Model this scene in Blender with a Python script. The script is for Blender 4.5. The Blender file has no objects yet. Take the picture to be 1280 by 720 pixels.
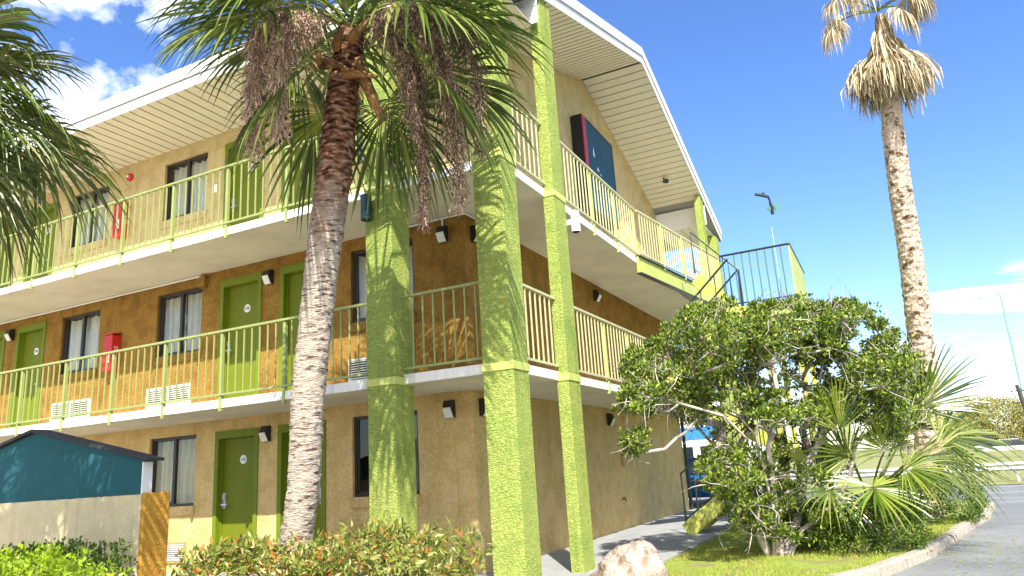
import bpy, math, random
import numpy as np
from mathutils import Vector, Matrix, noise

# ------------------------------------------------------------------ camera, sky, sun, exposure
sc = bpy.context.scene
COL = sc.collection
YAW, PITCH, ROLL = 0.4536, 0.2433, -0.0632
CAM = Vector((5.2651, -9.2754, 1.2712))
cyw, syw, cpt, spt = math.cos(YAW), math.sin(YAW), math.cos(PITCH), math.sin(PITCH)
FW = Vector((-syw*cpt, cyw*cpt, spt))
_r = Vector((cyw, syw, 0)); _u = _r.cross(FW)
cr, sr = math.cos(ROLL), math.sin(ROLL)
RT = cr*_r + sr*_u
UP = -sr*_r + cr*_u
cam = bpy.data.cameras.new('camera')
cam.sensor_width = 36.0
cam.lens = 36.0*919.8/1280.0
cam.clip_start = 0.05
cam.clip_end = 3000
camo = bpy.data.objects.new('camera', cam)
COL.objects.link(camo)
M = Matrix((( RT.x, UP.x, -FW.x, CAM.x), (RT.y, UP.y, -FW.y, CAM.y), (RT.z, UP.z, -FW.z, CAM.z), (0, 0, 0, 1)))
camo.matrix_world = M
sc.camera = camo
# picture-plane measure -> world point, used only to read positions off the survey
def at(u, v, d):
    f = 919.8
    return CAM + d*(FW + RT*((u-640)/f) - UP*((v-360)/f))

SUN = Vector((0.527, -0.85, 1.02)).normalized()
sun = bpy.data.lights.new('sun', 'SUN')
sun.energy = 4.0
sun.angle = math.radians(0.53)
sun.color = (1.0, 0.95, 0.86)
suno = bpy.data.objects.new('sun', sun)
COL.objects.link(suno)
suno.rotation_euler = SUN.to_track_quat('Z', 'Y').to_euler()
suno.location = (10, -20, 30)

sc.view_settings.view_transform = 'Standard'
sc.view_settings.look = 'None'
sc.view_settings.exposure = 1.28
sc.view_settings.gamma = 1.0
sc.view_settings.use_curve_mapping = False

world = bpy.data.worlds.new('World')
sc.world = world
world.use_nodes = True
wn, wl = world.node_tree.nodes, world.node_tree.links
wn.clear()
def W(t, **k):
    n = wn.new(t)
    for a, b in k.items(): setattr(n, a, b)
    return n
sky = W('ShaderNodeTexSky', sky_type='NISHITA', sun_disc=False)
sky.sun_elevation = math.asin(SUN.z)
sky.sun_rotation = math.atan2(SUN.x, SUN.y)
sky.altitude = 0; sky.air_density = 1.0; sky.dust_density = 0.4; sky.ozone_density = 3.0
hs = W('ShaderNodeHueSaturation'); hs.inputs['Saturation'].default_value = 1.2; hs.inputs['Hue'].default_value = 0.511
wl.new(sky.outputs[0], hs.inputs['Color'])
tc = W('ShaderNodeTexCoord')
def wmath(op, a, b=None, clamp=False):
    n = W('ShaderNodeMath', operation=op); n.use_clamp = clamp
    for i, x in enumerate((a, b)):
        if x is None: continue
        if isinstance(x, (int, float)): n.inputs[i].default_value = x
        else: wl.new(x, n.inputs[i])
    return n.outputs[0]
def wnoise(scale3, sc_, detail, rough, dist=0.0):
    mp = W('ShaderNodeMapping'); mp.inputs['Scale'].default_value = scale3
    wl.new(tc.outputs['Generated'], mp.inputs['Vector'])
    n = W('ShaderNodeTexNoise'); n.inputs['Scale'].default_value = sc_; n.inputs['Detail'].default_value = detail
    n.inputs['Roughness'].default_value = rough; n.inputs['Distortion'].default_value = dist
    wl.new(mp.outputs[0], n.inputs['Vector'])
    return n.outputs['Fac']
def wmask(d, r0, r1, squash=1.0):
    # soft patch of sky round a direction; squash > 1 makes it wide and low
    vs = W('ShaderNodeVectorMath', operation='SUBTRACT'); vs.inputs[1].default_value = d
    wl.new(tc.outputs['Generated'], vs.inputs[0])
    mp = W('ShaderNodeVectorMath', operation='MULTIPLY'); mp.inputs[1].default_value = (1, 1, squash)
    wl.new(vs.outputs[0], mp.inputs[0])
    ln = W('ShaderNodeVectorMath', operation='LENGTH'); wl.new(mp.outputs[0], ln.inputs[0])
    mr = W('ShaderNodeMapRange', interpolation_type='SMOOTHSTEP')
    mr.inputs[1].default_value = r0; mr.inputs[2].default_value = r1
    mr.inputs[3].default_value = 1; mr.inputs[4].default_value = 0
    wl.new(ln.outputs['Value'], mr.inputs[0])
    return mr.outputs[0]
def dirv(u, v): return (at(u, v, 1) - CAM).normalized()
n1 = wnoise((1, 1, 1.6), 5.5, 7, 0.58, 0.3)
m1 = wmask(dirv(110, 130), 0.02, 0.30)
c1 = wmath('MULTIPLY', wmath('MULTIPLY', wmath('SUBTRACT', wmath('ADD', n1, wmath('MULTIPLY', m1, 0.20)), 0.60), 4.5, True), wmath('MULTIPLY', m1, 1.8, True))
n2 = wnoise((1.3, 1.3, 9.0), 3.0, 7, 0.6, 0.9)
m2 = wmask(dirv(1250, 372), 0.03, 0.17, 3.6)
c2 = wmath('MULTIPLY', wmath('MULTIPLY', wmath('SUBTRACT', wmath('ADD', n2, wmath('MULTIPLY', m2, 0.24)), 0.63), 4.0, True), wmath('MULTIPLY', m2, 1.6, True))
m3 = wmask(dirv(1150, 418), 0.02, 0.16, 5.0)
c3 = wmath('MULTIPLY', wmath('MULTIPLY', wmath('SUBTRACT', wmath('ADD', n2, wmath('MULTIPLY', m3, 0.22)), 0.66), 4.0, True), wmath('MULTIPLY', m3, 1.2, True))
m4 = wmask(dirv(1262, 488), 0.005, 0.05, 2.2)
c4 = wmath('MULTIPLY', wmath('SUBTRACT', wmath('ADD', n1, wmath('MULTIPLY', m4, 0.3)), 0.62), 6.0, True)
c4 = wmath('MULTIPLY', c4, m4)
# unseen bright cloud added behind the camera to lift the shaded fronts
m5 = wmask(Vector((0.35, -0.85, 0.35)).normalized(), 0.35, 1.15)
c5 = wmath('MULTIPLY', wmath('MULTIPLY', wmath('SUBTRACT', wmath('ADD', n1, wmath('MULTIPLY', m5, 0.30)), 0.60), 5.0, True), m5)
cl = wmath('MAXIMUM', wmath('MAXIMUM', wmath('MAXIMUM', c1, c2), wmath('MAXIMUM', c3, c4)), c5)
mx = W('ShaderNodeMix', data_type='RGBA')
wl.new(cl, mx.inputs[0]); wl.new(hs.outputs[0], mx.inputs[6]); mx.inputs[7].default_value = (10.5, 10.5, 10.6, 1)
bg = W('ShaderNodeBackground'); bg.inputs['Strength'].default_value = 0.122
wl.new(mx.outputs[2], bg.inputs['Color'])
wo = W('ShaderNodeOutputWorld'); wl.new(bg.outputs[0], wo.inputs['Surface'])

sc.render.engine = 'CYCLES'
sc.cycles.max_bounces = 8
sc.cycles.diffuse_bounces = 5
sc.cycles.transparent_max_bounces = 12
sc.cycles.use_denoising = True

# ------------------------------------------------------------------ mesh helpers
class MB:
    """collects faces of ONE mesh object"""
    def __init__(s): s.v = []; s.f = []
    def box(s, x0, y0, z0, x1, y1, z1):
        b = len(s.v)
        s.v += [(x0,y0,z0),(x1,y0,z0),(x1,y1,z0),(x0,y1,z0),(x0,y0,z1),(x1,y0,z1),(x1,y1,z1),(x0,y1,z1)]
        s.f += [(b,b+3,b+2,b+1),(b+4,b+5,b+6,b+7),(b,b+1,b+5,b+4),(b+1,b+2,b+6,b+5),(b+2,b+3,b+7,b+6),(b+3,b,b+4,b+7)]
        return s
    def quad(s, *p):
        b = len(s.v); s.v += [tuple(q) for q in p]; s.f.append(tuple(range(b, b+len(p)))); return s
    def prism(s, pts, off):
        """polygon (3D points) pushed along vector off"""
        n = len(pts); b = len(s.v); off = Vector(off)
        s.v += [tuple(p) for p in pts] + [tuple(Vector(p)+off) for p in pts]
        s.f.append(tuple(range(b, b+n))[::-1]); s.f.append(tuple(range(b+n, b+2*n)))
        for i in range(n):
            j = (i+1) % n
            s.f.append((b+i, b+j, b+n+j, b+n+i))
        return s
    def tube(s, pts, rad, n=6, cap=True):
        pts = [Vector(p) for p in pts]
        if isinstance(rad, (int, float)): rad = [rad]*len(pts)
        rings = []
        prev = None
        for i, p in enumerate(pts):
            t = (pts[min(i+1, len(pts)-1)] - pts[max(i-1, 0)])
            if t.length < 1e-9: t = Vector((0, 0, 1))
            t.normalize()
            if prev is None:
                a = Vector((0, 0, 1)) if abs(t.z) < 0.9 else Vector((1, 0, 0))
                x = t.cross(a).normalized()
            else:
                x = prev - t*prev.dot(t)
                x = x.normalized() if x.length > 1e-6 else t.orthogonal().normalized()
            prev = x; y = t.cross(x)
            b = len(s.v)
            for k in range(n):
                a = 2*math.pi*k/n
                s.v.append(tuple(p + (x*math.cos(a) + y*math.sin(a))*rad[i]))
            rings.append(b)
        for i in range(len(rings)-1):
            for k in range(n):
                s.f.append((rings[i]+k, rings[i]+(k+1) % n, rings[i+1]+(k+1) % n, rings[i+1]+k))
        if cap:
            s.f.append(tuple(range(rings[0], rings[0]+n))[::-1]); s.f.append(tuple(range(rings[-1], rings[-1]+n)))
        return s
    def bar(s, a, b, w, h):
        """rectangular bar between two points, w across, h upright"""
        a, b = Vector(a), Vector(b); t = (b-a).normalized()
        x = t.cross(Vector((0, 0, 1)))
        x = x.normalized() if x.length > 1e-5 else Vector((1, 0, 0))
        y = x.cross(t)
        q = [(-w/2, -h/2), (w/2, -h/2), (w/2, h/2), (-w/2, h/2)]
        return s.prism([a + x*i + y*j for i, j in q], b-a)
    def mesh(s, name):
        me = bpy.data.meshes.new(name); me.from_pydata(s.v, [], s.f); me.update(); return me

def link(o, parent=None, loc=(0, 0, 0)):
    COL.objects.link(o)
    if parent is not None: o.parent = parent
    o.location = loc
    return o
def obj(name, mb, m, parent=None, loc=(0, 0, 0), smooth=False, org=None):
    """ONE mesh object; org = world origin of the thing when the mesh was built in world coordinates"""
    if org is not None:
        ox, oy, oz = org
        mb.v = [(x-ox, y-oy, z-oz) for x, y, z in mb.v]
    me = mb.mesh(name) if isinstance(mb, MB) else mb
    if m is not None and not me.materials: me.materials.append(m)
    if smooth: me.polygons.foreach_set('use_smooth', [True]*len(me.polygons))
    return link(bpy.data.objects.new(name, me), parent, loc)
def tag(o, label, cat, group=None):
    o['label'] = label; o['category'] = cat
    if group: o['group'] = group
    return o
def thing(name, label, cat, loc=(0, 0, 0), group=None):
    o = bpy.data.objects.new(name, None); o.empty_display_size = 0.2
    link(o, None, loc); return tag(o, label, cat, group)
def struct(name, mb, m, smooth=False):
    o = obj(name, mb, m, smooth=smooth); o['kind'] = 'structure'; return o
def dup(root, loc, label, group=None):
    r = root.copy(); COL.objects.link(r); r.location = loc; r['label'] = label
    if group: r['group'] = group
    for ch in list(root.children):
        c = ch.copy(); COL.objects.link(c); c.parent = r
        for g in list(ch.children):
            d = g.copy(); COL.objects.link(d); d.parent = c
    return r
def bevel(o, w=0.01, seg=2):
    md = o.modifiers.new('bevel', 'BEVEL'); md.width = w; md.segments = seg; md.limit_method = 'ANGLE'
    md.angle_limit = math.radians(40)
    return o

# ------------------------------------------------------------------ materials
def mat(name, col, rough=0.7, var=0.0, vscale=4.0, bump=0.0, bscale=40.0, bdist=0.01, detail=4.0, spec=0.5, metal=0.0,
        col2=None, stretch=(1, 1, 1), bdistort=0.0, coords='Object', island=None, transl=0.0, streak=0.0, c2scale=3.0, c2lo=0.45, c2hi=0.6):
    m = bpy.data.materials.new(name); m.use_nodes = True
    N, L = m.node_tree.nodes, m.node_tree.links
    p = N['Principled BSDF']
    p.inputs['Roughness'].default_value = rough; p.inputs['Metallic'].default_value = metal
    p.inputs['Specular IOR Level'].default_value = spec
    p.inputs['Base Color'].default_value = (*col, 1)
    t = N.new('ShaderNodeTexCoord'); mp = N.new('ShaderNodeMapping'); mp.inputs['Scale'].default_value = stretch
    L.new(t.outputs[coords], mp.inputs['Vector'])
    out = None
    if island:
        g = N.new('ShaderNodeNewGeometry'); r = N.new('ShaderNodeValToRGB')
        els = r.color_ramp.elements
        while len(els) < len(island): els.new(0.5)
        for e, (pos, c) in zip(els, island): e.position = pos; e.color = (*c, 1)
        L.new(g.outputs['Random Per Island'], r.inputs[0]); out = r.outputs[0]
    if col2 is not None:
        n = N.new('ShaderNodeTexNoise'); n.inputs['Scale'].default_value = c2scale; n.inputs['Detail'].default_value = 6
        n.inputs['Roughness'].default_value = 0.62
        L.new(mp.outputs[0], n.inputs['Vector'])
        mr = N.new('ShaderNodeMapRange'); mr.inputs[1].default_value = c2lo; mr.inputs[2].default_value = c2hi
        L.new(n.outputs['Fac'], mr.inputs[0])
        x = N.new('ShaderNodeMix'); x.data_type = 'RGBA'
        L.new(mr.outputs[0], x.inputs[0])
        if out: L.new(out, x.inputs[6])
        else: x.inputs[6].default_value = (*col, 1)
        x.inputs[7].default_value = (*col2, 1); out = x.outputs[2]
    if var > 0:
        n = N.new('ShaderNodeTexNoise'); n.inputs['Scale'].default_value = vscale; n.inputs['Detail'].default_value = 8
        n.inputs['Roughness'].default_value = 0.65
        L.new(mp.outputs[0], n.inputs['Vector'])
        mr = N.new('ShaderNodeMapRange'); mr.inputs[1].default_value = 0.3; mr.inputs[2].default_value = 0.7
        mr.inputs[3].default_value = 1-var; mr.inputs[4].default_value = 1+var
        L.new(n.outputs['Fac'], mr.inputs[0])
        h = N.new('ShaderNodeHueSaturation')
        L.new(mr.outputs[0], h.inputs['Value'])
        if out: L.new(out, h.inputs['Color'])
        else: h.inputs['Color'].default_value = (*col, 1)
        out = h.outputs[0]
    if streak > 0:
        # rain streaks and grime running down the face
        ms_ = N.new('ShaderNodeMapping'); ms_.inputs['Scale'].default_value = (9, 9, 0.55); L.new(t.outputs[coords], ms_.inputs['Vector'])
        n = N.new('ShaderNodeTexNoise'); n.inputs['Scale'].default_value = 1.0; n.inputs['Detail'].default_value = 5; n.inputs['Roughness'].default_value = 0.6
        L.new(ms_.outputs[0], n.inputs['Vector'])
        mr = N.new('ShaderNodeMapRange'); mr.inputs[1].default_value = 0.53; mr.inputs[2].default_value = 0.72
        mr.inputs[3].default_value = 1.0; mr.inputs[4].default_value = 1-streak
        L.new(n.outputs['Fac'], mr.inputs[0])
        h = N.new('ShaderNodeHueSaturation'); L.new(mr.outputs[0], h.inputs['Value'])
        if out: L.new(out, h.inputs['Color'])
        else: h.inputs['Color'].default_value = (*col, 1)
        out = h.outputs[0]
    if out: L.new(out, p.inputs['Base Color'])
    if bump > 0:
        n = N.new('ShaderNodeTexNoise'); n.inputs['Scale'].default_value = bscale; n.inputs['Detail'].default_value = detail
        n.inputs['Distortion'].default_value = bdistort
        L.new(mp.outputs[0], n.inputs['Vector'])
        b = N.new('ShaderNodeBump'); b.inputs['Strength'].default_value = bump; b.inputs['Distance'].default_value = bdist
        L.new(n.outputs['Fac'], b.inputs['Height']); L.new(b.outputs[0], p.inputs['Normal'])
    if transl > 0:
        tr = N.new('ShaderNodeBsdfTranslucent'); ms = N.new('ShaderNodeMixShader'); ms.inputs[0].default_value = transl
        if out: L.new(out, tr.inputs['Color'])
        else: tr.inputs['Color'].default_value = (*col, 1)
        L.new(p.outputs[0], ms.inputs[1]); L.new(tr.outputs[0], ms.inputs[2])
        L.new(ms.outputs[0], N['Material Output'].inputs['Surface'])
    return m
def glass(name, tint=(0.9, 0.95, 0.95), refl=0.16):
    m = bpy.data.materials.new(name); m.use_nodes = True
    N, L = m.node_tree.nodes, m.node_tree.links
    N.clear()
    t = N.new('ShaderNodeBsdfTransparent'); t.inputs['Color'].default_value = (*tint, 1)
    g = N.new('ShaderNodeBsdfGlossy'); g.inputs['Roughness'].default_value = 0.02
    fr = N.new('ShaderNodeFresnel'); fr.inputs['IOR'].default_value = 1.4
    ad = N.new('ShaderNodeMath'); ad.operation = 'ADD'; ad.inputs[1].default_value = refl; ad.use_clamp = True
    mx_ = N.new('ShaderNodeMixShader'); o = N.new('ShaderNodeOutputMaterial')
    L.new(fr.outputs[0], ad.inputs[0]); L.new(ad.outputs[0], mx_.inputs[0])
    L.new(t.outputs[0], mx_.inputs[1]); L.new(g.outputs[0], mx_.inputs[2]); L.new(mx_.outputs[0], o.inputs['Surface'])
    return m

STUCCO = dict(rough=0.92, spec=0.15, bump=1.0, bscale=34, bdist=0.018, bdistort=1.0, detail=6)
m_wall1 = mat('cream_stucco', (0.68, 0.50, 0.22), streak=0.16, var=0.22, vscale=22, col2=(0.58, 0.41, 0.16), c2scale=2.6, **STUCCO)
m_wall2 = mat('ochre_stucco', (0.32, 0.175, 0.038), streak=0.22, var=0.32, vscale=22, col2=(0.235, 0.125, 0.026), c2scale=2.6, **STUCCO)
m_wall3 = mat('tan_stucco', (0.60, 0.47, 0.23), streak=0.14, var=0.20, vscale=22, col2=(0.52, 0.39, 0.175), c2scale=2.6, **STUCCO)
m_pillar = mat('green_stucco', (0.48, 0.57, 0.135), rough=0.88, spec=0.12, streak=0.24, var=0.15, vscale=16, col2=(0.37, 0.49, 0.105), c2scale=1.7, c2lo=0.48, c2hi=0.7, bump=1.0, bscale=22, bdist=0.085,
               bdistort=1.9, detail=6, stretch=(1, 1, 1.6))
m_collar = mat('green_paint_smooth', (0.50, 0.54, 0.13), rough=0.65, streak=0.2, var=0.08, bump=0.2, bscale=30)
m_green = mat('green_door_paint', (0.145, 0.178, 0.008), spec=0.2, streak=0.12, rough=0.5, var=0.07, vscale=3)
m_frame = mat('green_frame_paint', (0.15, 0.20, 0.012), spec=0.2, rough=0.5, var=0.08, vscale=5)
m_railc = mat('cream_metal_paint', (0.50, 0.48, 0.255), rough=0.45, var=0.08, vscale=6)
m_rail = mat('pale_green_metal_paint', (0.28, 0.32, 0.10), rough=0.45, var=0.10, vscale=6)
m_railg = mat('green_post_paint', (0.44, 0.50, 0.15), rough=0.45, var=0.1, vscale=5)
m_string = mat('green_steel_paint', (0.44, 0.48, 0.09), streak=0.15, rough=0.5, var=0.10, vscale=4, col2=(0.25, 0.13, 0.04), c2scale=7, c2lo=0.70, c2hi=0.76)
m_dark = mat('dark_metal_paint', (0.020, 0.030, 0.024), rough=0.4)
m_white = mat('white_trim_paint', (0.80, 0.79, 0.75), rough=0.5, var=0.04, vscale=3)
m_fascia = mat('white_slab_edge', (0.78, 0.76, 0.71), streak=0.3, rough=0.6, var=0.08, vscale=5, bump=0.2, bscale=20,
               col2=(0.55, 0.50, 0.42), c2scale=3, c2lo=0.56, c2hi=0.74, stretch=(2, 2, 0.25))
m_slab = mat('cream_painted_slab', (0.70, 0.665, 0.53), rough=0.8, var=0.05, vscale=2, bump=0.15, bscale=30, col2=(0.62, 0.58, 0.46), c2scale=0.9)
m_soffit = mat('cream_vinyl_soffit', (0.74, 0.69, 0.53), rough=0.5, var=0.04, vscale=1.5)
m_roof = mat('roof_shingle', (0.30, 0.29, 0.28), rough=0.9, var=0.2, vscale=30, bump=0.4, bscale=60)
m_bronze = mat('bronze_window_frame', (0.035, 0.027, 0.02), rough=0.4)
m_glass = glass('window_glass', (0.92, 0.95, 0.94), 0.03)
m_glassd = glass('car_glass', (0.12, 0.14, 0.16), 0.1)
m_curtain = mat('curtain_cloth', (0.86, 0.83, 0.68), rough=0.9, var=0.08, vscale=5, transl=0.15)
m_curtaing = mat('grey_green_curtain', (0.42, 0.50, 0.44), rough=0.9, var=0.08, vscale=5)
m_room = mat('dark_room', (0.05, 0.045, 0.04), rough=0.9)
m_steel = mat('brushed_steel', (0.55, 0.55, 0.53), rough=0.35, metal=0.7)
m_plate = mat('white_plate', (0.82, 0.82, 0.80), rough=0.4)
m_ink = mat('dark_ink', (0.03, 0.03, 0.05), rough=0.6)
m_red = mat('red_enamel', (0.55, 0.02, 0.018), rough=0.35, var=0.08)
m_lamp = mat('lamp_housing', (0.02, 0.018, 0.016), rough=0.45)
m_lens = mat('frosted_lens', (0.78, 0.78, 0.74), rough=0.3)
m_grille = mat('pale_grille', (0.68, 0.66, 0.60), rough=0.5, var=0.08)
m_grilleb = mat('brown_grille_frame', (0.48, 0.29, 0.09), rough=0.6, var=0.1)
m_black = mat('black_void', (0.012, 0.012, 0.012), rough=0.8)
m_signblue = mat('dark_blue_sign_face', (0.006, 0.065, 0.105), rough=0.55, spec=0.25, var=0.15, vscale=2)
m_signred = mat('crimson_sign_band', (0.42, 0.010, 0.05), rough=0.3)
m_conc = mat('walk_concrete', (0.31, 0.315, 0.31), rough=0.9, var=0.14, vscale=3, bump=0.2, bscale=60, col2=(0.29, 0.295, 0.29), c2scale=1.2)
m_kerb = mat('kerb_concrete', (0.36, 0.31, 0.24), rough=0.9, var=0.25, vscale=9, bump=0.5, bscale=30)
m_asph = mat('worn_asphalt', (0.165, 0.17, 0.165), rough=0.9, var=0.18, vscale=1.6, bump=0.4, bscale=120, bdist=0.005,
             col2=(0.21, 0.215, 0.205), c2scale=0.35, c2lo=0.4, c2hi=0.62)
m_paint = mat('road_paint', (0.68, 0.68, 0.66), rough=0.7, var=0.15, vscale=5)
m_bounce = mat('pale_bounce_sheet', (0.52, 0.46, 0.38), rough=0.9, var=0.12, vscale=2)  # colour of the unseen sheet added for ground bounce
m_soil = mat('sandy_soil', (0.30, 0.23, 0.15), rough=1, var=0.35, vscale=14, bump=0.8, bscale=50, bdist=0.03)
m_lawn = mat('lawn', (0.24, 0.30, 0.04), rough=1, var=0.35, vscale=10, bump=0.8, bscale=90, bdist=0.02, col2=(0.24, 0.20, 0.08), c2scale=2.5, c2lo=0.52, c2hi=0.62)
m_verge = mat('dry_verge', (0.24, 0.24, 0.08), rough=1, var=0.3, vscale=3)
m_ground = mat('distant_ground', (0.20, 0.19, 0.12), rough=1, var=0.25, vscale=0.2)
m_shed = mat('blue_shed_paint', (0.018, 0.098, 0.112), streak=0.12, rough=0.7, spec=0.2, var=0.10, vscale=3, bump=0.15, bscale=30)
m_shingle = mat('dark_shed_roof', (0.03, 0.032, 0.035), rough=0.8, var=0.2, bump=0.4, bscale=50)
m_gwall = mat('beige_garden_stucco', (0.70, 0.59, 0.35), streak=0.2, rough=0.95, spec=0.1, var=0.10, vscale=6, bump=0.9, bscale=34, bdist=0.012, bdistort=0.9)
m_pier = mat('orange_garden_stucco', (0.52, 0.27, 0.045), rough=0.95, spec=0.1, var=0.14, vscale=8, bump=1, bscale=30, bdist=0.015, bdistort=0.9)
m_rock = mat('pale_limestone', (0.40, 0.32, 0.26), rough=0.9, var=0.22, vscale=9, bump=1.0, bscale=9, bdist=0.05, bdistort=1.5, col2=(0.24, 0.16, 0.11), c2scale=6, c2lo=0.50, c2hi=0.62)
m_raild = mat('dark_olive_rail', (0.09, 0.13, 0.055), rough=0.5)
m_galv = mat('galvanised_steel', (0.40, 0.41, 0.42), rough=0.5, metal=0.3, var=0.08)
m_poleg2 = mat('pale_green_pole', (0.22, 0.42, 0.36), rough=0.5)
m_polegreen = mat('green_lamp_pole', (0.09, 0.26, 0.20), rough=0.5)
m_wood = mat('weathered_pole_wood', (0.06, 0.05, 0.045), rough=0.9, var=0.2)
m_mast = mat('pale_grey_mast', (0.45, 0.55, 0.65), rough=0.5)

# ------------------------------------------------------------------ setting
def sheet(x0, y0, x1, y1, z): return MB().quad((x0, y0, z), (x1, y0, z), (x1, y1, z), (x0, y1, z))
struct('ground', sheet(-900, -900, 900, 1500, -0.20), m_ground)
struct('parking_lot', sheet(-60, -60, 60, 13.2, -0.17), m_asph)
struct('road', sheet(-300, 13.2, 300, 20.3, -0.166), m_asph)
mb = MB()
for y in (16.0, 19.3): mb.quad((-300, y, -0.16), (300, y, -0.16), (300, y+0.13, -0.16), (-300, y+0.13, -0.16))
struct('road_marking', mb, m_paint)
struct('verge', sheet(-300, 20.3, 300, 34, -0.15), m_verge)
struct('bounce_sheet', sheet(-22, -34, 3.9, -6.3, -0.165), m_bounce)  # unseen pale sheet added to bounce warm light onto the front
struct('planting_bed', sheet(-22, -6.3, 2.2, -1.62, -0.10), m_soil)
# walkway with joints
mb = MB()
for i in range(8):
    y0 = -1.9 + i*1.75
    mb.box(0.0, y0, -0.3, 2.2, y0+1.738, -0.06)
struct('walkway', mb, m_conc)
mb = MB()
for i in range(12): mb.box(-21+i*1.75, -1.60, -0.3, -21+i*1.75+1.738, 0.0, -0.062)
struct('walkway', mb, m_conc)
# lawn island between walkway and kerb
kerb_line = [(2.6, -2.6), (3.6, -1.5), (4.78, 0.54), (5.36, 2.33), (5.87, 4.86), (6.5, 7.6), (6.9, 10.5), (6.7, 12.4)]
isl = [(2.2, -2.6)] + kerb_line + [(2.2, 12.4)]
mb = MB(); mb.quad(*[(x, y, -0.085) for x, y in isl])
struct('lawn', mb, m_lawn)
rng = random.Random(5)
for i in range(len(kerb_line)-1):
    a, b = Vector((*kerb_line[i], 0)), Vector((*kerb_line[i+1], 0))
    n = max(1, round((b-a).length/0.9)); t = (b-a)/n; sd = Vector((t.y, -t.x, 0)).normalized()
    for k in range(n):
        p, q = a+t*k+t*0.01, a+t*(k+1)-t*0.01
        hz = -0.05 + rng.uniform(-0.012, 0.012); j = sd*rng.uniform(-0.015, 0.015)
        m_ = MB().prism([p+j+Vector((0, 0, -0.3)), p+j+sd*0.16+Vector((0, 0, -0.3)), p+j+sd*0.14+Vector((0, 0, hz-0.02)), p+j+sd*0.11+Vector((0, 0, hz)), p+j+Vector((0, 0, hz))], q-p)
        struct('kerb', m_, m_kerb)

# ------------------------------------------------------------------ the motel
motel = thing('motel_building', 'three storey tan and ochre motel with green doors, textured green pillars and white eaves', 'building', (0, 0, 0))
H = 2.7
XL = -20.0      # left end of the facade
YR = 11.8       # rear wall
SOF = [2.443, 5.143, 7.92]
FLR = [-0.06, 2.565, 5.265]
def openings(k):
    o = []
    for s in (0, -7.53):
        for x0, x1 in ((-2.17, -0.95), (-6.80, -5.60)): o.append((x0+s, x1+s, 1.03+H*k, 2.24+H*k, 'w'))
        for x0, x1 in ((-3.69, -2.69), (-5.12, -4.12)): o.append((x0+s, x1+s, FLR[k], 2.24+H*k, 'd'))
    o.append((-17.23, -16.01, 1.03+H*k, 2.24+H*k, 'w'))
    return o
def wall_mesh(x0, x1, z0, z1, ops, depth=0.16):
    xs = sorted({x0, x1} | {v for o in ops for v in o[:2]})
    zs = sorted({z0, z1} | {v for o in ops for v in o[2:4]})
    mb = MB()
    for i in range(len(xs)-1):
        for j in range(len(zs)-1):
            cx, cz = (xs[i]+xs[i+1])/2, (zs[j]+zs[j+1])/2
            if any(o[0] < cx < o[1] and o[2] < cz < o[3] for o in ops): continue
            mb.quad((xs[i], 0, zs[j]), (xs[i+1], 0, zs[j]), (xs[i+1], 0, zs[j+1]), (xs[i], 0, zs[j+1]))
    for a, b, c, d, _ in ops:
        mb.quad((a, 0, c), (a, 0, d), (a, depth, d), (a, depth, c))
        mb.quad((b, 0, d), (b, 0, c), (b, depth, c), (b, depth, d))
        mb.quad((a, 0, d), (b, 0, d), (b, depth, d), (a, depth, d))
        mb.quad((b, 0, c), (a, 0, c), (a, depth, c), (b, depth, c))
    return mb
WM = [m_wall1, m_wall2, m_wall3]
RIDGE = (6.17, 10.37); SL = 0.318
def rz(y): return RIDGE[1] - SL*abs(y-RIDGE[0])
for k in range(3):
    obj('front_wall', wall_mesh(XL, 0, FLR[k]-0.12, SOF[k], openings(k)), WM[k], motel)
    z0, z1 = FLR[k]-0.12, SOF[k]
    mb = MB()
    if k < 2: mb.quad((0, 0, z0), (0, YR, z0), (0, YR, z1), (0, 0, z1))
    else: mb.quad((0, 0, z0), (0, YR, z0), (0, YR, rz(YR)), (0, RIDGE[0], RIDGE[1]), (0, 0, rz(0)))
    mb.quad((0, YR, z0), (XL, YR, z0), (XL, YR, z1), (0, YR, z1))
    mb.quad((XL, YR, z0), (XL, 0, z0), (XL, 0, z1), (XL, YR, z1))
    obj('gable_wall', mb, WM[k], motel)
obj('dark_room_liner', MB().box(XL+0.1, 0.55, -0.1, -0.3, 0.6, 7.8), m_room, motel)  # dark sheet behind the windows, darkness of the unlit rooms put into its colour

# doors: leaf with frame, handle, number plate
def disc(r, d, n=20): return MB().prism([(r*math.cos(2*math.pi*i/n), 0, r*1.0*math.sin(2*math.pi*i/n)) for i in range(n)], (0, d, 0))
def text_mesh(s, size, depth=0.002, name='number'):
    cu = bpy.data.curves.new(name, 'FONT'); cu.body = s; cu.size = size; cu.align_x = 'CENTER'; cu.align_y = 'CENTER'; cu.extrude = depth
    cu.resolution_u = 2
    to = bpy.data.objects.new(name, cu); COL.objects.link(to)
    dg = bpy.context.evaluated_depsgraph_get(); dg.update()
    me = bpy.data.meshes.new_from_object(to.evaluated_get(dg)); bpy.data.objects.remove(to)
    me.materials.clear()
    return me
hd = FLR[1]
FW_ = 0.085
def frame_mesh(w, h):
    mb = MB()
    mb.box(0, -0.02, 0, FW_, 0.10, h); mb.box(w-FW_, -0.02, 0, w, 0.10, h); mb.box(FW_, -0.02, h-0.13, w-FW_, 0.10, h)
    mb.box(FW_, 0.075, 0, FW_+0.02, 0.098, h-0.13); mb.box(w-FW_-0.02, 0.075, 0, w-FW_, 0.098, h-0.13)
    return mb
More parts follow.
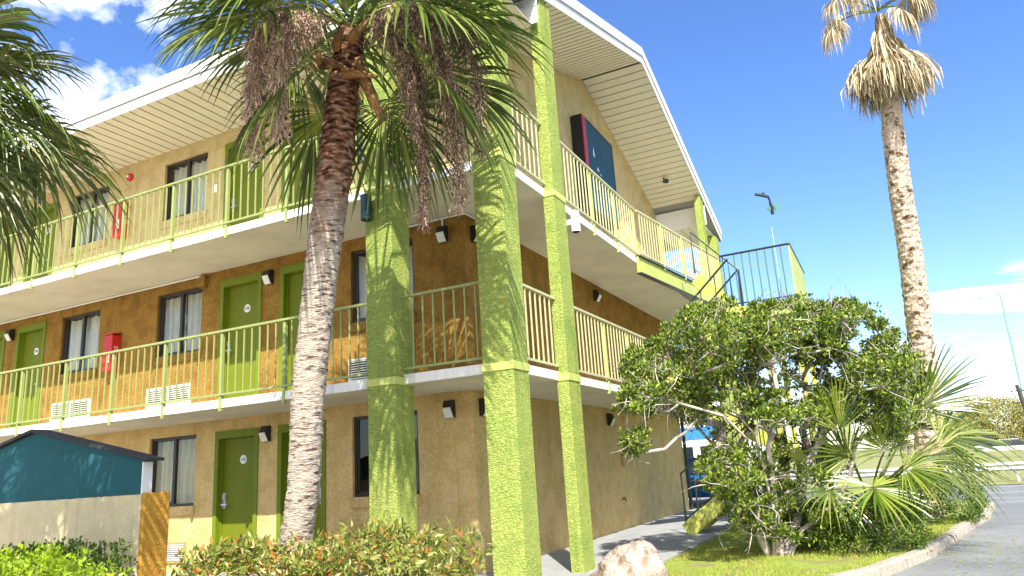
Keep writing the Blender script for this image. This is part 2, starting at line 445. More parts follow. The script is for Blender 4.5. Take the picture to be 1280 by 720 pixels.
def handle_mesh():
    mb = MB(); mb.box(-0.035, -0.03, -0.13, 0.035, 0.0, 0.13); mb.box(-0.03, -0.045, 0.03, 0.03, -0.03, 0.11)
    mb.tube([(0, -0.03, -0.06), (0, -0.075, -0.06)], 0.012, 8); mb.box(-0.01, -0.085, -0.075, 0.12, -0.068, -0.05)
    return mb.mesh('door_handle')
me_handle = handle_mesh(); me_handle.materials.append(m_steel)
me_plate = disc(0.075, 0.006).mesh('number_plate'); me_plate.materials.append(m_plate)
me_dframe, me_leaf = {}, {}
numbers = {0: ('128', '126', '130', '132'), 1: ('228', '226', '230', '232'), 2: ('328', '326', '330', '332')}
for k in range(3):
    n = 0
    for (x0, x1, z0, z1, t) in openings(k):
        if t != 'd': continue
        w, h = x1-x0, z1-z0; key = round(h, 3)
        if key not in me_leaf:
            me_leaf[key] = MB().box(FW_+0.004, 0.1, 0.012, w-FW_-0.004, 0.145, h-0.134).mesh('door')
            me_leaf[key].materials.append(m_green)
            me_dframe[key] = frame_mesh(w, h).mesh('door_frame'); me_dframe[key].materials.append(m_frame)
        d = obj('door', me_leaf[key], None, motel, (x0, 0, z0))
        obj('door_frame', me_dframe[key], None, d)
        left = (n % 2 == 1)
        hx = FW_+0.075 if left else w-FW_-0.075
        ho = obj('door_handle', me_handle, None, d, (hx, 0.099, 1.14))
        if not left: ho.scale = (-1, 1, 1)
        obj('number_plate', me_plate, None, d, (w/2+0.06, 0.093, 1.80))
        tm = text_mesh(numbers[k][n], 0.075); tm.materials.append(m_ink)
        to = obj('number', tm, None, d, (w/2+0.06, 0.091, 1.80)); to.rotation_euler = (math.pi/2, 0, 0)
        n += 1
# windows
def wframe(w, h):
    mb = MB(); f = 0.045
    mb.box(0, 0.05, 0, f, 0.12, h); mb.box(w-f, 0.05, 0, w, 0.12, h); mb.box(f, 0.05, 0, w-f, 0.12, f); mb.box(f, 0.05, h-f, w-f, 0.12, h)
    mb.box(w/2-0.03, 0.055, f, w/2+0.03, 0.115, h-f)
    mb.box(f, 0.07, f, f+0.03, 0.11, h-f); mb.box(f, 0.07, f, w/2-0.03, 0.11, f+0.03)
    return mb
def curtain(x0, x1, h, seed, amp=0.03, z0=0.03):
    rg = random.Random(seed); mb = MB(); n = 72; ph = rg.uniform(0, 6)
    rows = 9
    idx = []
    for r in range(rows+1):
        z = z0 + (h-0.06-z0)*r/rows; row = []
        for i in range(n+1):
            u = i/n; x = x0+(x1-x0)*u
            spread = 1 + 0.06*math.sin(r*0.7+ph)
            y = 0.20 + amp*1.5*math.sin(u*46*spread+ph+0.8*math.sin(u*9+ph)) + amp*0.6*math.sin(u*19+ph*2+r*0.12)
            row.append(len(mb.v)); mb.v.append((x, y, z))
        idx.append(row)
    for r in range(rows):
        for i in range(n): mb.f.append((idx[r][i], idx[r][i+1], idx[r+1][i+1], idx[r+1][i]))
    return mb
wcount = 0
for k in range(3):
    for (x0, x1, z0, z1, t) in openings(k):
        if t != 'w': continue
        w, h = x1-x0, z1-z0; wcount += 1
        wo_ = obj('window', wframe(w, h), m_bronze, motel, (x0, 0, z0))
        obj('pane', MB().quad((0.05, 0.085, 0.05), (w-0.05, 0.085, 0.05), (w-0.05, 0.085, h-0.05), (0.05, 0.085, h-0.05)), m_glass, wo_)
        if k == 0 and x0 > -3:
            obj('curtain', curtain(w*0.66, w-0.03, h, 3, 0.035), m_curtaing, wo_, smooth=True)
            obj('headboard', MB().box(0.3, 0.42, -0.3, 0.95, 0.5, h*0.47), m_grilleb, wo_)
        else:
            obj('curtain', curtain(0.03, w*0.47 if wcount % 2 else w-0.03, h, wcount, 0.03), m_curtain, wo_, smooth=True)
            if wcount % 2: obj('curtain', curtain(w*0.5, w-0.03, h, wcount+50, 0.028), m_curtain, wo_, smooth=True)
        s = obj('window_sill', MB().box(-0.03, -0.035, -0.15, w+0.03, -0.001, -0.005), WM[k], wo_)
# balcony slabs, L-shaped
for k in (0, 1):
    z0, z1 = SOF[k], SOF[k]+0.122
    poly = [(XL, -1.345), (1.30, -1.345), (1.30, 13.2), (0.0, 13.2), (0.0, 0.02), (XL, 0.02)]
    s = obj('balcony_slab', MB().prism([(x, y, z0) for x, y in poly], (0, 0, z1-z0)), m_slab, motel)
    fb = MB(); e = 0.012
    fb.box(XL, -1.345-e, z0+0.004, 1.30+e, -1.3455, z1+0.006); fb.box(1.3005, -1.345, z0+0.004, 1.30+e, 13.2, z1+0.006)
    obj('slab_edge', fb, m_fascia, s)
# pillars
def pillar(x0, y0, x1, y1, zt, collars=True, name='pillar'):
    # finely cut so that its faces can be roughened
    p = obj(name, MB().box(x0, y0, -0.25, x1, y1, zt), m_pillar, motel)
    bevel(p, 0.012, 2)
    if collars:
        for z in (2.43, 5.13):
            c = obj('collar', MB().box(x0-0.012, y0-0.012, z, x1+0.012, y1+0.012, z+0.10), m_collar, p)
            bevel(c, 0.008, 2)
    return p
pillar(-0.652, -1.58, -0.224, -1.15, 7.92)
pillar(1.055, -1.58, 1.462, -1.151, 7.92)
pillar(1.285, 0.109, 1.462, 0.541, rz(0.3)-0.02)
pillar(1.285, 11.25, 1.462, 11.66, rz(11.5)-0.02)
pillar(1.055, 13.0, 1.462, 13.42, 7.9)
# roof: covering, boards of the soffit, fascia bands
YF, YB = -1.5, 13.84
XG = 1.5
rb = MB()
prof = [(YF, rz(YF)+0.30), (RIDGE[0], RIDGE[1]+0.36), (YB, rz(YB)+0.30)]
under = [(y, z-0.30) for y, z in prof]
poly = [(YF+0.022, rz(YF)+0.30), (RIDGE[0], RIDGE[1]+0.36), (YB-0.022, rz(YB)+0.30), (YB-0.022, rz(YB)+0.02), (RIDGE[0], RIDGE[1]+0.05), (YF+0.022, rz(YF)+0.02)]
rb.prism([(XL-0.8, y, z) for y, z in poly], (XG+0.8-XL-0.022, 0, 0))
roof = obj('roof', rb, m_roof, motel)
def boards(mb, p0, p1, along, wid, pitch, n, th=0.012, first=False):
    """n boards p0->p1 repeated along a direction, narrow gap between them"""
    p0, p1, a = Vector(p0), Vector(p1), Vector(along).normalized()
    nrm = (p1-p0).cross(a).normalized()
    if nrm.z > 0: nrm = -nrm
    for i in range(n):
        o = a*(i*pitch)
        q = [p0+o, p1+o, p1+o+a*wid, p0+o+a*wid]
        # each board tilts a little so that it laps over the next
        q2 = [q[0]+nrm*0.012, q[1]+nrm*0.012, q[2], q[3]] if first else [q[0], q[1], q[2]+nrm*0.012, q[3]+nrm*0.012]
        mb.prism(q2, -nrm*th)
    return mb
sb = MB()
boards(sb, (XL, YF+0.02, 7.915), (XL, -0.002, 7.915), (1, 0, 0), 0.222, 0.235, int((XG-XL)/0.235))
L1 = math.hypot(1, SL)
nb = int((RIDGE[0]+0.0)*L1/0.235)
boards(sb, (0.002, 0.01, rz(0)+0.006), (XG-0.02, 0.01, rz(0)+0.006), (0, 1, SL), 0.222, 0.235, nb, first=True)
boards(sb, (0.002, RIDGE[0]+0.01, RIDGE[1]+0.004), (XG-0.02, RIDGE[0]+0.01, RIDGE[1]+0.004), (0, 1, -SL), 0.222, 0.235, int((11.75-RIDGE[0])*L1/0.235), first=True)
boards(sb, (0.002, 11.82, 7.94), (0.002, YB-0.02, 7.94), (1, 0, 0), 0.222, 0.235, int(XG/0.235))
obj('soffit', sb, m_soffit, roof)
for yy, sgn in ((0.0, 1), (11.78, -1)):
    pb = MB()
    for i in range(4):
        z0 = 7.93+i*0.15; z1 = min(z0+0.148, rz(yy)-0.004)
        if z1 > z0: pb.prism([(0.003, yy, z0), (0.003, yy-0.012, z0), (0.003, yy, z1)], (XG-0.025, 0, 0))
    obj('soffit_end_panel', pb, m_white, roof)
fb = MB()
def gable_band(z0, z1, x0, x1):
    for ya, yb in ((YF, RIDGE[0]), (RIDGE[0], YB)):
        za, zb = rz(ya), rz(yb)
        fb.prism([(x0, ya, za+z0), (x0, yb, zb+z0), (x0, yb, zb+z1), (x0, ya, za+z1)], (x1-x0, 0, 0))
gable_band(-0.015, 0.155, XG-0.02, XG); gable_band(0.172, 0.385, XG-0.02, XG+0.03)
for y0, y1, yo in ((YF-0.0, YF+0.02, YF-0.03), (YB-0.02, YB, YB+0.03)):
    z = rz(YF)
    fb.box(XL-0.8, y0, z-0.015, XG-0.021, y1, z+0.155)
    fb.box(XL-0.8, min(y0, yo), z+0.172, XG-0.021, max(y1, yo), z+0.385)
obj('fascia', fb, m_white, roof)
# black closing strip between the two bands
kb = MB()
for ya, yb in ((YF+0.02, RIDGE[0]), (RIDGE[0], YB-0.02)):
    kb.prism([(XG-0.018, ya, rz(ya)+0.156), (XG-0.018, yb, rz(yb)+0.156), (XG-0.018, yb, rz(yb)+0.171), (XG-0.018, ya, rz(ya)+0.171)], (0.010, 0, 0))
kb.box(XL-0.8, YF+0.008, rz(YF)+0.156, XG-0.021, YF+0.02, rz(YF)+0.171)
obj('drip_strip', kb, m_dark, roof)
# downpipe at the far corner, conduits under the second slab
obj('downpipe', MB().tube([(0.05, YR+0.06, -0.1), (0.05, YR+0.06, 7.9)], 0.05, 8), m_dark, motel)
cb = MB()
cb.tube([(-14, -0.03, 5.118), (-5.75, -0.03, 5.118), (-5.6, -0.03, 5.115)], 0.018, 6)
obj('conduit', cb, m_white, motel); cb = MB()
cb.tube([(-1.0, -0.045, 5.11), (-0.35, -0.045, 5.118), (0.045, -0.045, 5.115), (0.045, 1.2, 5.115)], 0.016, 6)
cb.tube([(-0.36, -0.045, 5.118), (-0.36, -0.045, 4.95)], 0.014, 6)
obj('conduit', cb, m_white, motel)
obj('wall_bracket', MB().box(-5.60, -0.085, 4.88, -5.46, -0.002, 5.10), m_wall2, motel)

# ------------------------------------------------------------------ balcony railings
me_bal = MB().box(-0.009, -0.009, 0, 0.009, 0.009, 1.0).mesh('baluster'); me_bal.materials.append(m_rail)
def railing(label, a, b, zb, posts, nb, post_low=0.17, top=1.035, mtop=None, drop=True, grp='green balcony railings'):
    a, b = Vector((*a, 0)), Vector((*b, 0)); L_ = (b-a).length; t = (b-a)/L_; sd = Vector((t.y, -t.x, 0))
    r = thing('balcony_railing', label, 'railing', (a.x, a.y, zb), grp)
    mm = mtop or m_rail
    o3 = Vector((0, 0, 0))
    obj('top_rail', MB().bar(o3+Vector((0, 0, top)), t*L_+Vector((0, 0, top)), 0.045, 0.032), mm, r)
    obj('bottom_rail', MB().bar(o3+Vector((0, 0, 0.075)), t*L_+Vector((0, 0, 0.075)), 0.028, 0.03), mm, r)
    mp_ = MB().box(-0.024, -0.024, -post_low, 0.024, 0.024, top-0.018).mesh('post'); mp_.materials.append(mm)
    ang = math.atan2(t.y, t.x)
    ps = sorted(posts)
    for s in ps:
        o = obj('post', mp_, None, r, t*s + sd*(0.022 if drop else 0)); o.rotation_euler.z = ang
    mbal = me_bal if mm is m_rail else None
    if mtop is not None:
        mp_.materials.clear(); mp_.materials.append(m_railg)
    if mbal is None:
        mbal = MB().box(-0.009, -0.009, 0, 0.009, 0.009, 1.0).mesh('baluster'); mbal.materials.append(mm)
    marks = [0.0] + ps + [L_]
    for i in range(len(marks)-1):
        s0, s1 = marks[i], marks[i+1]; n = round((s1-s0)/nb)
        for j in range(1, n):
            s = s0+(s1-s0)*j/n
            o = obj('baluster', mbal, None, r, t*s + Vector((0, 0, 0.088))); o.scale = (1, 1, top-0.105); o.rotation_euler.z = ang
    return r
yr, xr_ = -1.372, 1.328
fp = [1.63 + 1.25*i for i in range(11)]
for k, nm in ((1, 'second'), (2, 'third')):
    zb = SOF[k-1]+0.122+0.0
    railing(f'long green metal balcony railing of the {nm} floor, left of the first pillar', (-0.655, yr), (-14.5, yr), zb, fp, 0.155)
    railing(f'short green railing on the {nm} floor between the two front pillars', (1.05, yr), (-0.22, yr), zb, [], 0.155)
    railing(f'short green railing of the {nm} floor between the broad corner pillar and slim pillar', (xr_, 0.105), (xr_, -1.148), zb, [], 0.157, mtop=m_railc)
railing('green gable end railing of the second floor ending beside the leafy tree', (xr_, 4.70), (xr_, 0.545), SOF[0]+0.122, [0.04, 1.25, 2.5], 0.157, mtop=m_railc)
railing('green gable end railing of the third floor in front of the dark blue sign', (xr_, 4.70), (xr_, 0.545), SOF[1]+0.122, [0.04, 1.25, 2.5], 0.157, mtop=m_railc)
railing('slanting green railing above the green beam of the third floor landing', (2.02, 9.7), (1.36, 4.74), SOF[1]+0.16, [0.05, 1.3, 2.6, 3.8], 0.13, post_low=0.05, top=0.99, drop=False, mtop=m_railc)
railing('low green railing stub beside the outside stair on the second floor', (xr_, 6.0), (xr_, 4.75), SOF[0]+0.122, [0.03], 0.13, top=0.82, mtop=m_railc)

# ------------------------------------------------------------------ outside staircase (dog-leg, steel)
stair = thing('metal_staircase', 'green steel outside staircase with dark handrails at the gable end of the motel', 'staircase', (1.6, 5.5, -0.06))
so = (1.6, 5.5, -0.06)
YN0, YN1, YB0, YB1 = 4.95, 6.02, 6.18, 7.30
def flight(xa, za, xb, zb, y0, y1, rails=(True, True)):
    for y in (y0, y1-0.04):
        d = Vector((xb-xa, 0, zb-za)).normalized(); n = Vector((-d.z, 0, d.x))
        if n.z < 0: n = -n
        a, b = Vector((xa, y, za)), Vector((xb, y, zb))
        pts = [a-n*0.13, b-n*0.13, b+n*0.15, a+n*0.15]
        obj('stringer', MB().prism(pts, (0, 0.04, 0)), m_string, stair, org=so)
    nst = max(4, round(abs(zb-za)/0.19)); tm = None
    for i in range(1, nst):
        x = xa+(xb-xa)*i/nst; z = za+(zb-za)*i/nst
        tr = MB().box(-0.14, y0+0.041-so[1], -0.04, 0.14, y1-0.041-so[1], 0.0)
        if tm is None: tm = tr.mesh('tread'); tm.materials.append(m_conc)
        obj('tread', tm, None, stair, (x-so[0], 0, z+0.03-so[2]))
    for y, on in ((y0+0.02, rails[0]), (y1-0.02, rails[1])):
        if not on: continue
        hb = MB(); hb.tube([(xa, y, za+0.12), (xa, y, za+1.05), (xb, y, zb+1.05), (xb, y, zb+0.12)], 0.022, 6)
        obj('handrail', hb, m_dark, stair, org=so)
        obj('lower_rail', MB().tube([(xa, y, za+0.22), (xb, y, zb+0.22)], 0.014, 6), m_dark, stair, org=so)
        nn = round(abs(xb-xa)/0.30)
        for i in range(1, nn):
            x = xa+(xb-xa)*i/nn; z = za+(zb-za)*i/nn
            obj('baluster', MB().tube([(x, y, z+0.22), (x, y, z+1.05)], 0.010, 5), m_dark, stair, org=so)
flight(1.62, -0.02, 3.45, 1.30, YN0, YN1)
flight(3.45, 1.34, 1.40, 2.52, YB0, YB1)
flight(1.52, 2.60, 3.0, 3.95, YN0, YN1)
flight(3.0, 4.0, 2.10, 5.02, YB0, YB1, (True, False))
for x0, x1, z in ((3.45, 4.55, 1.34), (2.98, 4.13, 4.0)):
    obj('landing', MB().box(x0, YN0+0.05, z-0.10, x1, YB1-0.05, z), m_conc, stair, org=so)
    for yb_ in (YN0, YB1-0.045): obj('landing_beam', MB().box(x0, yb_, z-0.22, x1, yb_+0.045, z+0.03), m_string, stair, org=so)
    obj('end_panel', MB().box(x1+0.002, YN0, z-0.22, x1+0.03, YB1+0.3, z+1.06), m_string, stair, org=so)
    cbm = MB().bar((x1+0.016, YN0-0.01, z+1.08), (x1+0.016, YB1+0.3, z+1.08), 0.05, 0.04)
    obj('panel_cap', cbm, m_dark, stair, org=so)
    hb = MB(); hb.tube([(x0-0.12, YN0+0.02, z+0.98), (x0-0.12, YN0+0.02, z+1.08), (x1, YN0+0.02, z+1.09)], 0.022, 6)
    obj('handrail', hb, m_dark, stair, org=so)
    obj('lower_rail', MB().tube([(x0, YN0+0.02, z+0.1), (x1, YN0+0.02, z+0.1)], 0.014, 6), m_dark, stair, org=so)
    for i in range(1, 8):
        x = x0+(x1-x0)*i/8
        obj('baluster', MB().tube([(x, YN0+0.02, z+0.1), (x, YN0+0.02, z+1.08)], 0.011, 5), m_raild, stair, org=so)
for x, y in ((3.5, YN0+0.1), (4.05, YN0+0.1), (3.5, YB1-0.1), (4.05, YB1-0.1)):
    obj('post', MB().box(x-0.05, y-0.05, -0.1, x+0.05, y+0.05, 3.88), m_string, stair, org=so)
# third-floor landing that widens towards the stair
pts = [(1.315, 4.72), (2.0, 9.75), (2.0, 10.4), (1.315, 10.4)]
obj('upper_platform', MB().prism([(x, y, 5.16) for x, y in pts], (0, 0, 0.10)), m_conc, stair, org=so)
a, b = Vector((1.30, 4.62, 0)), Vector((2.01, 10.4, 0))
obj('platform_beam', MB().bar(a+Vector((0.02, 0, 5.125)), b+Vector((0.02, 0, 5.125)), 0.05, 0.34), m_string, stair, org=so)
obj('beam_flange', MB().bar(a+Vector((0.03, 0, 5.30)), b+Vector((0.03, 0, 5.30)), 0.12, 0.02).bar(a+Vector((0.03, 0, 4.945)), b+Vector((0.03, 0, 4.945)), 0.12, 0.015), m_dark, stair, org=so)

# ------------------------------------------------------------------ fittings on the walls
def wall_lamp(x, z, label, face='y', y=0.0):
    r = thing('wall_lamp', label, 'lamp', (x, y, z), 'black wall lamps with white lenses')
    mb = MB(); mb.prism([(-0.075, 0, 0.13), (-0.075, -0.10, 0.12), (-0.075, -0.14, 0.0), (-0.075, -0.07, -0.12), (-0.075, 0, -0.13)], (0.15, 0, 0))
    h = obj('housing', mb, m_lamp, r); bevel(h, 0.012, 2)
    mb = MB(); mb.prism([(-0.066, -0.118, 0.035), (-0.066, -0.148, 0.0), (-0.066, -0.078, -0.125), (-0.066, -0.05, -0.128)], (0.132, 0, 0))
    obj('lens', mb, m_lens, r)
    if face == 'x': r.rotation_euler.z = math.pi/2
    return r
wall_lamp(-3.92, 2.12, 'black wall lamp between the two ground floor green doors')
wall_lamp(-0.36, 2.20, 'black wall lamp on the cream ground floor wall near the corner')
wall_lamp(-3.92, 4.80, 'black wall lamp between the two second floor green doors nearest the palm')
wall_lamp(-0.36, 4.86, 'black wall lamp with a conduit above it near the second floor corner')
wall_lamp(-11.40, 4.80, 'black wall lamp between two second floor doors at the left edge of the photo')
wall_lamp(0, 2.20, 'black wall lamp just round the ground floor corner, half hidden by the broad pillar', 'x', 0.25)
wall_lamp(0, 4.86, 'black wall lamp just round the second floor corner, half hidden by the broad pillar', 'x', 0.25)
wall_lamp(0, 4.86, 'black wall lamp high on the brown second floor gable wall above the railing', 'x', 5.6)
wall_lamp(0, 2.20, 'black wall lamp on the ground floor gable wall left of the tree branches', 'x', 5.75)
wall_lamp(0, 4.80, 'black wall lamp at the far end of the second floor gable wall', 'x', 11.6)

def ac(x0, x1, z0, z1, label, fm, sm):
    r = thing('air_conditioner', label, 'air conditioner', (x0, 0, z0), 'through-wall air conditioner grilles')
    w, h = x1-x0, z1-z0
    mb = MB(); f = 0.03
    mb.box(0, -0.035, 0, f, -0.001, h); mb.box(w-f, -0.035, 0, w, -0.001, h); mb.box(f, -0.035, 0, w-f, -0.001, f); mb.box(f, -0.035, h-f, w-f, -0.001, h)
    mb.box(w*0.5-0.01, -0.034, f, w*0.5+0.01, -0.004, h-f)
    obj('frame', mb, fm, r)
    obj('core', MB().box(f, -0.012, f, w-f, -0.002, h-f), m_black, r)
    mb = MB(); n = 8
    for i in range(n):
        z = f+(h-2*f)*(i+0.35)/n
        mb.prism([(f, -0.032, z), (f, -0.013, z+0.008), (f, -0.013, z+0.02), (f, -0.032, z+0.014)], (w-2*f, 0, 0))
    obj('louvre', mb, sm, r)
    return r
for s, tx in ((0, 'behind the second pillar from the left'), ):
    ac(-2.21, -1.0, 2.78, 3.14, 'pale air conditioner grille on the second floor, half hidden by the shaded green pillar', m_grille, m_grille)
ac(-6.93, -5.77, 2.80, 3.16, 'pale louvred air conditioner grille under the second floor window left of the palm', m_grille, m_grille)
ac(-9.78, -8.57, 2.78, 3.16, 'pale louvred air conditioner grille under the second floor window above the blue shed roof', m_grille, m_grille)
ac(-6.8, -5.74, 0.10, 0.44, 'brown framed air conditioner grille low on the cream wall beside the orange pier', m_grilleb, m_grille)
ac(-2.19, -1.05, 0.10, 0.44, 'brown framed air conditioner grille low behind the red tipped hedge', m_grilleb, m_grille)
ac(-6.93, -5.77, 5.48, 5.84, 'pale air conditioner grille on the third floor under the window right of the fire box', m_wall3, m_wall3)

def fire_box(z, label):
    r = thing('fire_extinguisher_cabinet', label, 'fire box', (-7.90, 0, z), 'red fire extinguisher cabinets')
    mb = MB(); mb.box(-0.115, -0.20, 0, 0.115, -0.002, 0.70); b = obj('cabinet', mb, m_red, r); bevel(b, 0.015, 2)
    mb = MB(); mb.box(-0.085, -0.212, 0.16, 0.085, -0.2015, 0.36); obj('door_panel', mb, m_white, r)
    mb = MB(); mb.tube([(0, -0.235, 0.14), (0, -0.235, 0.38)], 0.04, 10); obj('extinguisher', mb, m_red, r)
    mb = MB().prism([(-0.13, -0.215, 0.702), (0.13, -0.215, 0.702), (0.13, -0.002, 0.74), (-0.13, -0.002, 0.74)], (0, 0, 0.02)); obj('cover', mb, m_red, r)
    tm = text_mesh('FIRE', 0.115); tm.materials.append(m_plate)
    o = obj('lettering', tm, None, r, (0.118, -0.10, 0.38)); o.rotation_euler = (math.pi/2, -math.pi/2, math.pi/2)
    return r
fire_box(3.60, 'red fire extinguisher box on the ochre second floor wall between two windows')
fire_box(6.30, 'red fire extinguisher box on the tan third floor wall behind the railing')
fire_box(0.98, 'red fire extinguisher box on the ground floor wall, mostly hidden by the blue shed roof')
al = thing('fire_alarm', 'small red fire alarm bell high on the third floor wall', 'alarm', (-7.83, 0, 7.62))
obj('bell', MB().tube([(0, 0, 0), (0, -0.05, 0), (0, -0.075, 0)], [0.085, 0.085, 0.05], 16), m_red, al)
obj('strobe', MB().box(-0.03, -0.095, -0.02, 0.03, -0.075, 0.02), m_white, al)
tg = tag(obj('notice_plate', MB().box(-0.05, -0.012, 0, 0.05, -0.001, 0.16), m_white, loc=(-5.36, 0, 6.72)), 'small white notice plate beside the third floor door', 'plate')

def can_light(p, m, label, rad=0.075, h=0.34):
    r = thing('spotlight', label, 'spotlight', p)
    obj('can', MB().tube([(0, 0, -h/2), (0, 0, h/2-0.01), (0, 0, h/2)], [rad, rad, rad*0.8], 16), m, r)
    obj('aperture', MB().tube([(0, 0, -h/2-0.002), (0, 0, -h/2-0.004)], rad*0.8, 16), m_black, r)
    obj('bracket', MB().box(-0.03, rad*0.8, -0.05, 0.03, rad+0.03, 0.05) if m is not m_white else MB().box(-0.13, -0.03, -0.04, -rad*0.8, 0.03, 0.04), m_dark if m is not m_white else m_white, r)
    return r
can_light((1.545, 0.68, 4.87), m_white, 'white cylinder spotlight on the slim pillar below the third floor', 0.07, 0.33)
m_cang = mat('dark_green_can', (0.02, 0.06, 0.05), rough=0.4)
can_light((-0.56, -1.675, 4.85), m_cang, 'dark green cylinder spotlight on the front of the shaded pillar', 0.075, 0.36)
cl_ = thing('soffit_light', 'small dark light under the sloping white gable soffit', 'lamp', (0.72, 10.3, rz(10.3)))
obj('stem', MB().tube([(0, 0, 0.01), (0, 0, -0.10)], 0.02, 8), m_dark, cl_)
obj('head', MB().tube([(0, 0.0, -0.10), (0.10, -0.12, -0.15)], [0.05, 0.07], 10), m_dark, cl_)
bx = thing('junction_box', 'small dark junction box on the ground floor gable wall', 'box', (0, 6.43, 1.22))
obj('lid', MB().box(0.001, -0.06, 0, 0.05, 0.06, 0.2), m_grilleb, bx)
obj('conduit_stub', MB().tube([(0.03, 0, 0.2), (0.03, 0, 0.27)], 0.012, 6), m_dark, bx)
tp = thing('wall_tap', 'small tap low on the ground floor gable wall', 'tap', (0, 6.2, 0.55))
obj('spout', MB().tube([(0, 0, 0), (0.06, 0, 0.01), (0.09, 0, -0.04)], 0.014, 8), m_dark, tp)
obj('wheel', MB().tube([(0.05, 0, 0.03), (0.05, 0, 0.05)], 0.03, 10), m_red, tp)

# sign on the gable wall
sg = thing('wall_sign', 'dark blue illuminated box sign with a crimson edge on the gable wall', 'sign', (0, 6.05, 6.75))
obj('cabinet', MB().box(0.02, -1.02, 0, 0.27, 1.02, 2.17), m_black, sg)
sf = obj('face', MB().box(0.2705, -0.80, 0.05, 0.285, 0.98, 2.12), m_signblue, sg)
obj('red_band', MB().box(0.2705, -1.01, 0.01, 0.29, -0.81, 2.16), m_signred, sg)
fr = MB(); fr.box(0.2705, -0.80, 2.122, 0.292, 1.02, 2.17); fr.box(0.2705, 0.982, 0.0, 0.292, 1.02, 2.12); fr.box(0.2705, -0.8, 0.0, 0.292, 0.98, 0.048)
obj('rim', fr, m_dark, sg)
mk = MB()
for (y, z, a, b) in ((-0.42, 1.45, 0.09, 0.22), (-0.22, 1.10, 0.12, 0.10), (-0.05, 1.02, 0.06, 0.07), (-0.03, 0.72, 0.07, 0.20), (0.16, 0.74, 0.06, 0.16), (-0.28, 0.62, 0.05, 0.06), (0.66, 0.80, 0.07, 0.07), (0.52, 0.52, 0.07, 0.22), (0.66, 0.38, 0.05, 0.10)):
    mk.prism([(0.2855, y-a/2, z-b*0.4), (0.2855, y+a/2, z-b*0.5), (0.2855, y+a*0.2, z+b*0.25), (0.2855, y-a*0.1, z+b*0.55)], (0.004, 0, 0))
obj('emblem', mk, m_plate, sg)

# ------------------------------------------------------------------ shed, garden wall, pier
yS = -4.02
XS0, XS1, XP = -5.6, -1.68, -3.58
og = (-3.6, yS, 1.272)
shed = thing('gabled_board', 'blank blue gabled board with a dark roof edge standing on the low beige garden wall', 'board', og)
g = MB(); g.prism([(XS0, yS+0.03, 1.273), (XS1-0.004, yS+0.03, 1.273), (XS1-0.004, yS+0.03, 1.62), (XP, yS+0.03, 2.04), (XS0, yS+0.03, 1.62)], (0, 0.09, 0))
obj('board_face', g, m_shed, shed, org=og)
rf = MB(); rf.prism([(XP, yS-0.03, 2.045), (XS1+0.13, yS-0.03, 1.60), (XS1+0.13, yS-0.03, 1.63), (XP, yS-0.03, 2.08), (XS0-0.13, yS-0.03, 1.63), (XS0-0.13, yS-0.03, 1.60)], (0, 0.20, 0))
obj('roof_edge', rf, m_shingle, shed, org=og)
obj('end_trim', MB().box(XS1-0.003, yS+0.012, 1.274, XS1+0.015, yS+0.125, 1.598), m_white, shed, org=og)
gw = tag(obj('garden_wall', MB().box(-7.4, yS, -0.25, -1.66, yS+0.30, 1.27), m_gwall), 'low beige stucco garden wall below the blue shed', 'wall')
bevel(gw, 0.012, 2)
pr_ = tag(obj('wall_pier', MB().box(-1.655, yS-0.006, -0.25, -1.60, yS+0.306, 1.285), m_pier), 'orange stucco end pier of the low garden wall', 'pier')
bevel(pr_, 0.015, 2)

# ------------------------------------------------------------------ vegetation
m_leaf = lambda nm, cols, tr=0.3, rough=0.45, spec=0.25: mat(nm, cols[0], rough=rough, spec=spec, transl=tr, island=[(i/(len(cols)-1), c) for i, c in enumerate(cols)])
m_palm = m_leaf('sabal_leaflet', [(0.05, 0.09, 0.014), (0.10, 0.15, 0.022), (0.19, 0.24, 0.045), (0.42, 0.43, 0.16)], 0.25, 0.27, 0.55)
m_palml = m_leaf('bright_palm_leaflet', [(0.08, 0.14, 0.015), (0.16, 0.23, 0.025), (0.26, 0.32, 0.04), (0.38, 0.40, 0.09)], 0.3, 0.27, 0.5)
m_palmd = m_leaf('dull_palm_leaflet', [(0.045, 0.075, 0.015), (0.08, 0.11, 0.02), (0.15, 0.17, 0.045), (0.34, 0.33, 0.13)], 0.25, 0.3, 0.5)
m_dead = m_leaf('dry_palm_thatch', [(0.22, 0.16, 0.085), (0.48, 0.38, 0.22), (0.62, 0.52, 0.33), (0.74, 0.66, 0.46)], 0.1, 0.8)
m_deadd = m_leaf('brown_dead_frond', [(0.07, 0.05, 0.03), (0.13, 0.095, 0.055), (0.22, 0.165, 0.095)], 0.1, 0.8)
m_boot = mat('orange_leaf_boot', (0.34, 0.17, 0.055), rough=0.8, var=0.3, vscale=9, col2=(0.13, 0.07, 0.03), c2scale=5)
m_petiole = mat('palm_petiole', (0.16, 0.19, 0.05), rough=0.5, var=0.2)
m_trunk = mat('sabal_trunk', (0.50, 0.42, 0.34), rough=0.95, spec=0.1, var=0.28, vscale=12, stretch=(1, 1, 5), bump=1.0, bscale=18, bdist=0.03, col2=(0.10, 0.065, 0.05), c2scale=7, c2lo=0.53, c2hi=0.62)
m_trunkr = mat('sabal_upper_trunk', (0.24, 0.125, 0.075), rough=0.95, spec=0.1, var=0.35, vscale=14, stretch=(1, 1, 3), bump=1.0, bscale=14, bdist=0.04, col2=(0.035, 0.025, 0.02), c2scale=9, c2lo=0.48, c2hi=0.62)
m_ftrunk = mat('washingtonia_trunk', (0.54, 0.43, 0.32), rough=0.95, spec=0.1, var=0.3, vscale=10, bump=1.0, bscale=14, bdist=0.05, col2=(0.13, 0.075, 0.045), c2scale=7, c2lo=0.54, c2hi=0.62)
